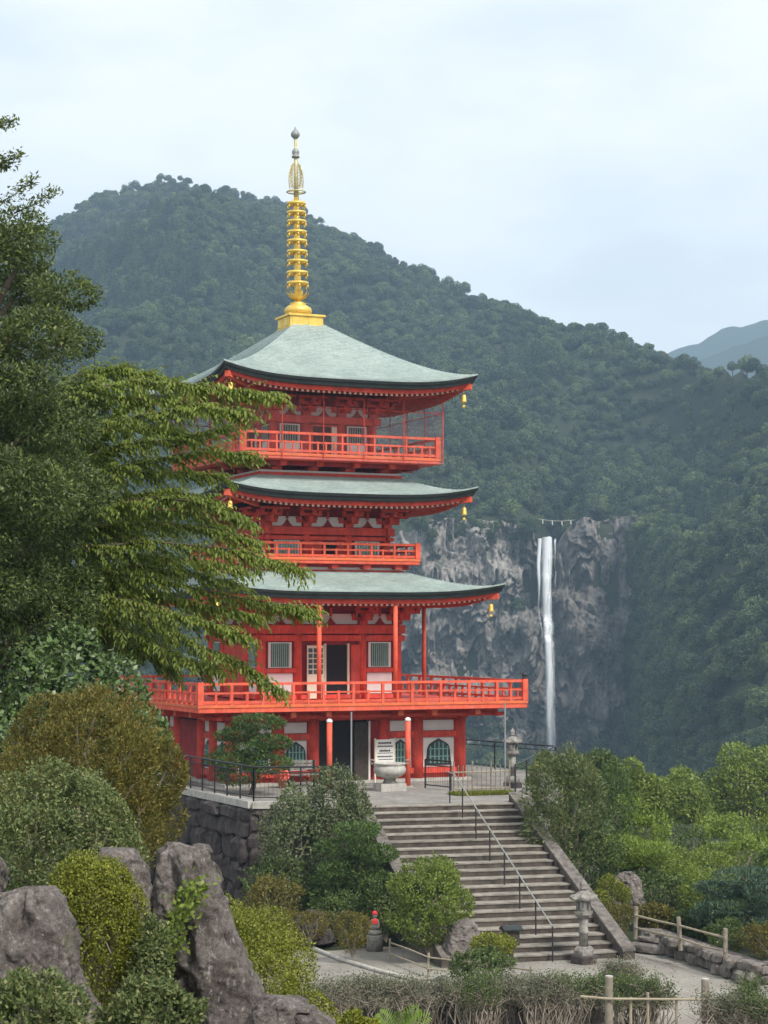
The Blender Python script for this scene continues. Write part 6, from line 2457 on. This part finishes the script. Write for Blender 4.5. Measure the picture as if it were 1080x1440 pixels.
# ---- the light green tree whose sprays hang before the pagoda
def cherry():
    g = np.random.default_rng(15)
    Y0 = 24.0
    base = at(-110, 1160, Y0)
    base.z = float(ground_h(np.array([base.x]), np.array([base.y]))[0])
    e = empty('leafy_tree', base, 'light green tree with drooping leafy sprays hanging before the pagoda', 'tree')
    crown_c = at(-80, 760, Y0)
    tm = MB()
    tm.tube([Vector((0, 0, -0.3)), (crown_c - base) * 0.5 + Vector((0.1, 0, 0)), crown_c - base, at(-50, 560, Y0) - base], [0.16, 0.13, 0.10, 0.05], 10)
    tm.build('trunk', 'bark', e, True)
    limbs = [
        ([(-70, 715), (90, 560), (180, 535), (262, 540), (330, 548), (386, 556)], 0.0),
        ([(-70, 715), (70, 560), (140, 520), (210, 528), (268, 545)], 0.6),
        ([(-70, 725), (110, 600), (200, 585), (280, 570), (338, 580)], -0.5),
        ([(-70, 745), (100, 650), (170, 625), (250, 618), (318, 600)], 0.3),
        ([(-70, 755), (110, 670), (200, 650), (290, 632), (352, 640)], -0.2),
        ([(-70, 765), (100, 710), (170, 700), (232, 690), (290, 700)], 0.4),
        ([(-70, 775), (110, 720), (210, 700), (290, 706), (346, 730)], -0.3),
        ([(-70, 785), (120, 745), (220, 735), (300, 742), (352, 760)], 0.2),
        ([(-70, 795), (110, 770), (220, 762), (320, 772), (372, 784), (414, 798)], -0.4),
        ([(-70, 805), (100, 800), (190, 796), (270, 806), (330, 820)], 0.5),
        ([(-70, 815), (110, 800), (220, 815), (330, 840), (390, 850), (432, 858)], 0.0),
        ([(-70, 825), (110, 830), (200, 850), (280, 872), (340, 892)], -0.5),
        ([(-70, 835), (110, 850), (210, 870), (290, 912), (350, 940), (386, 966)], 0.1),
        ([(-70, 845), (100, 862), (180, 890), (245, 920), (300, 940)], -0.3),
        ([(-70, 855), (90, 870), (150, 890), (205, 915), (240, 940)], 0.4),
        ([(-70, 795), (70, 700), (120, 640), (160, 580), (190, 560)], 0.9),
        ([(-70, 815), (80, 770), (150, 740), (200, 760)], 1.0),
        ([(-70, 825), (70, 810), (140, 820), (190, 840)], 1.1),
        ([(-70, 755), (60, 640), (100, 570), (130, 530)], 0.8),
        ([(-70, 785), (60, 740), (120, 690), (170, 660)], 0.9),
        ([(-70, 700), (60, 600), (150, 560), (230, 560), (300, 575)], 0.7),
        ([(-70, 720), (70, 650), (160, 600), (220, 600), (270, 612)], 0.9),
        ([(-70, 740), (80, 690), (180, 665), (250, 664), (310, 668)], 0.7),
        ([(-70, 760), (80, 720), (170, 715), (260, 720), (320, 742)], 0.9),
        ([(-70, 780), (80, 760), (180, 780), (260, 786), (340, 800)], 0.8),
        ([(-70, 800), (90, 800), (200, 830), (280, 850), (360, 868)], 0.7),
        ([(-70, 700), (50, 580), (110, 530), (170, 515)], 0.4),
    ]
    tw = MB()
    PP, AA, NN = [], [], []
    for li, (pl, dy) in enumerate(limbs):
        pts = []
        for i, (x, y) in enumerate(pl):
            t = i / (len(pl) - 1)
            pts.append(at(x, y, Y0 + dy * t * 1.6) - base)
        # resample
        dense = []
        for i in range(len(pts) - 1):
            for s in range(8):
                dense.append(pts[i].lerp(pts[i + 1], s / 8))
        dense.append(pts[-1])
        nseg = len(dense)
        MBb = MB()
        MBb.tube(dense[::4] + [dense[-1]], [0.016 * (1 - i / (nseg / 4 + 1)) + 0.003 for i in range(len(dense[::4]) + 1)], 6)
        MBb.build('branch', 'bark', e, True)
        total = sum((dense[i + 1] - dense[i]).length for i in range(nseg - 1))
        ntw = int(total * 58)
        for q in range(ntw):
            t = 0.12 + 0.88 * (q + g.random()) / ntw
            idx = min(nseg - 2, int(t * (nseg - 1)))
            p = dense[idx].lerp(dense[idx + 1], t * (nseg - 1) - idx)
            tan = (dense[idx + 1] - dense[idx]).normalized()
            side = Vector((g.normal() * 0.45, g.normal(), g.normal() * 0.5 + 0.12))
            d = (tan * (0.9 + 0.5 * t) + side * 0.75).normalized()
            ln = (0.20 + 0.26 * g.random()) * (1.15 - 0.45 * t)
            steps = max(4, int(ln / 0.034))
            prev = p
            tp = [p]
            for k in range(1, steps + 1):
                u = k / steps
                d = (d + Vector((0, 0, -0.075))).normalized()
                cur = prev + d * (ln / steps)
                sgn = 1 if k % 2 else -1
                sd_ = d.cross(Vector((0, 0, 1))).normalized() * sgn
                PP.append(cur)
                AA.append(d * 0.7 + sd_ * 0.75 + Vector((0, 0, -0.5 - 0.3 * g.random())) + Vector(g.normal(size=3)) * 0.18)
                NN.append(Vector((0, 0, 1)) + Vector(g.normal(size=3)) * 0.4)
                prev = cur
                tp.append(cur)
            if q % 3 == 0:
                tw.tube([tp[0], tp[len(tp) // 2], tp[-1]], [0.006, 0.004, 0.002], 3, False)
    k = tw.build('twigs', 'bark', e)
    k['kind'] = 'stuff'
    P, A, Nn = np.array(PP), np.array(AA), np.array(NN)
    n = len(P)
    print('cherry leaves', n)
    L = 0.070 * (0.6 + 0.7 * g.random(n))
    var = np.clip(0.42 + 0.22 * g.normal(size=n), 0, 1)
    # the 300 leaves nearest the camera are parts of their own
    order = np.argsort(P[:, 1])
    pick = order[:300]
    rest = order[300:]
    V, f, vv = leaf_arrays6(P[rest], A[rest], Nn[rest], L[rest], L[rest] * 0.37, var[rest])
    o = obj('foliage', mesh_np('foliage', V, f, vv), 'leaf_cherry', e)
    o['kind'] = 'stuff'
    one = []
    for v_ in (0.2, 0.4, 0.55, 0.75):
        V, f, vv = leaf_arrays6(np.zeros((1, 3)), np.array([[1.0, 0, 0]]), np.array([[0, 0, 1.0]]), 1.0, 0.42, np.array([v_]))
        mm = mesh_np('leaf', V, f, vv)
        mm.materials.append(M['leaf_cherry'])
        one.append(mm)
    for i in pick:
        a = Vector(A[i]).normalized()
        nn = Vector(Nn[i])
        s = a.cross(nn).normalized()
        nn = s.cross(a)
        mat = Matrix((a, -s, nn)).transposed()
        o = obj('leaf', one[int(g.integers(0, 4))], None, e, Vector(P[i]))
        o.rotation_euler = mat.to_euler()
        o.scale = (L[i],) * 3
    return e


cherry()


# ---- dark tree at the left edge
def dark_tree(name, label, Y, lumps_px, n, L, W, mat, seed, root_px, sprigs=()):
    g = np.random.default_rng(seed)
    base = at(root_px, 1180, Y)
    base.z = float(ground_h(np.array([base.x]), np.array([base.y]))[0])
    e = empty(name, base, label, 'tree')
    k = Y / F
    lm = []
    lumps_px = [(a_, b_, c_, d_ * 2.2) for a_, b_, c_, d_ in lumps_px]
    for (px, py, r, dy) in lumps_px:
        c = at(px, py, Y + dy) - base
        for q in range(7):
            d = sphere_pts(1, g)[0]
            rr = r * k * (0.36 + 0.28 * g.random())
            lm.append(((c.x + d[0] * r * k * 0.66, c.y + d[1] * r * k * 0.66, c.z + d[2] * r * k * 0.66), (rr, rr, rr * 0.7)))
    P, A, Nn, LL, WW = lump_leaves(lm, n, L, W, g, (0.45, 1.12), 0.05, 0.8, tipout=0.8)
    for (pts) in sprigs:
        pw = [at(x, y, Y) - base for x, y in pts]
        m = 240
        t = g.random(m) ** 0.7 * (len(pw) - 1)
        i = np.minimum(len(pw) - 2, t.astype(int))
        pos = np.array([pw[a].lerp(pw[a + 1], float(b - a)) for a, b in zip(i, t)]) + g.normal(size=(m, 3)) * 0.04
        P = np.concatenate([P, pos]); A = np.concatenate([A, g.normal(size=(m, 3)) + np.array([0.6, 0, 0.3])])
        Nn = np.concatenate([Nn, g.normal(size=(m, 3)) + np.array([0, 0, 1])])
        s = 0.7 + 0.6 * g.random(m)
        LL = np.concatenate([LL, L * s]); WW = np.concatenate([WW, W * s])
    V, f, var = leaf_arrays(P, A, Nn, LL, WW, g.random(len(P)))
    o = obj('crown', mesh_np('crown', V, f, var), mat, e)
    o['kind'] = 'stuff'
    top = at(root_px + 40, lumps_px[0][1] + 40, Y) - base
    MB().tube([Vector((0, 0, -0.3)), top * 0.35, top * 0.7, top], [0.24, 0.19, 0.12, 0.04], 10).build('trunk', 'bark', e, True)
    mb = MB()
    for (px, py, r, dy) in lumps_px:
        c = at(px, py, Y + dy) - base
        t = max(0.12, min(0.85, c.z / top.z - 0.12))
        s = top * t
        mb.tube([s, s.lerp(c, 0.5) + Vector((0, 0, 0.1)), c], [0.06, 0.04, 0.015], 6)
    for pts in sprigs:
        pw = [at(x, y, Y) - base for x, y in pts]
        mb.tube(pw, [0.012] + [0.006] * (len(pw) - 1), 4)
    mb.build('branch', 'bark', e, True)


dark_tree('evergreen_tree', 'tall dark evergreen tree filling the left picture edge', 22.0,
          [(-10, 330, 62, 0), (46, 340, 48, 0.3), (84, 430, 50, 0), (20, 420, 70, 0.4), (-50, 460, 80, 0), (40, 510, 80, -0.2), (96, 480, 40, 0.3), (-30, 600, 90, 0.2), (50, 600, 84, 0), (76, 690, 76, 0.4),
           (0, 700, 90, -0.2), (-60, 720, 90, 0), (30, 790, 90, 0.3), (-30, 830, 90, 0), (90, 800, 66, 0.8), (60, 870, 70, 0.6), (-10, 900, 80, 0.3), (130, 870, 56, 1.2), (160, 820, 56, 1.6), (140, 740, 60, 1.6), (116, 640, 60, 1.4), (200, 900, 56, 2.0), (104, 570, 46, 1.0), (210, 820, 46, 2.2), (200, 740, 46, 2.2)],
          150000, 0.054, 0.021, 'leaf_dark', 121, -70,
          sprigs=[[(-30, 190), (-5, 176), (20, 170)], [(-30, 260), (0, 232), (30, 216)], [(-10, 290), (20, 274), (48, 250)], [(20, 300), (50, 286), (76, 268)], [(-30, 240), (-10, 222), (14, 236)]])


# fallen leaves on the plaza
def litter():
    g = np.random.default_rng(55)
    n = 900
    X = g.uniform(-4, 12, n)
    Y = g.uniform(44, 57.5, n)
    ok = ~((X > 2) & (X < 9) & (Y > 56))
    X, Y = X[ok], Y[ok]
    n = len(X)
    P = np.stack([X, Y, np.full(n, PZ + 0.012)], 1)
    A = np.stack([g.normal(size=n), g.normal(size=n), g.normal(size=n) * 0.1], 1)
    V, f, var = leaf_arrays(P, A, np.tile([0, 0, 1.0], (n, 1)) + g.normal(size=(n, 3)) * 0.15, 0.07 * (0.6 + g.random(n)), 0.04, g.random(n))
    tag(obj('fallen_leaves', mesh_np('fallen_leaves', V, f, var), 'leaf_olive'), 'scattered fallen leaves on the gravel plaza', 'leaves', kind='stuff')


litter()


# ================================================================== haze
hz = MB()
hz.span(-1250, 1500, -70, 3100, -62, 445)
hm = bpy.data.materials.new('haze')
hm.use_nodes = True
ht = hm.node_tree
for q in list(ht.nodes):
    if q.type == 'BSDF_PRINCIPLED':
        ht.nodes.remove(q)
pv = ht.nodes.new('ShaderNodeVolumePrincipled')
pv.inputs['Color'].default_value = (0.52, 0.76, 1.0, 1)
pv.inputs['Density'].default_value = 0.00031
pv.inputs['Anisotropy'].default_value = 0.0
ht.links.new(pv.outputs[0], [q for q in ht.nodes if q.type == 'OUTPUT_MATERIAL'][0].inputs['Volume'])
M['haze'] = hm
tag(hz.build('haze', 'haze'), 'pale blue haze in the valley air', kind='stuff')
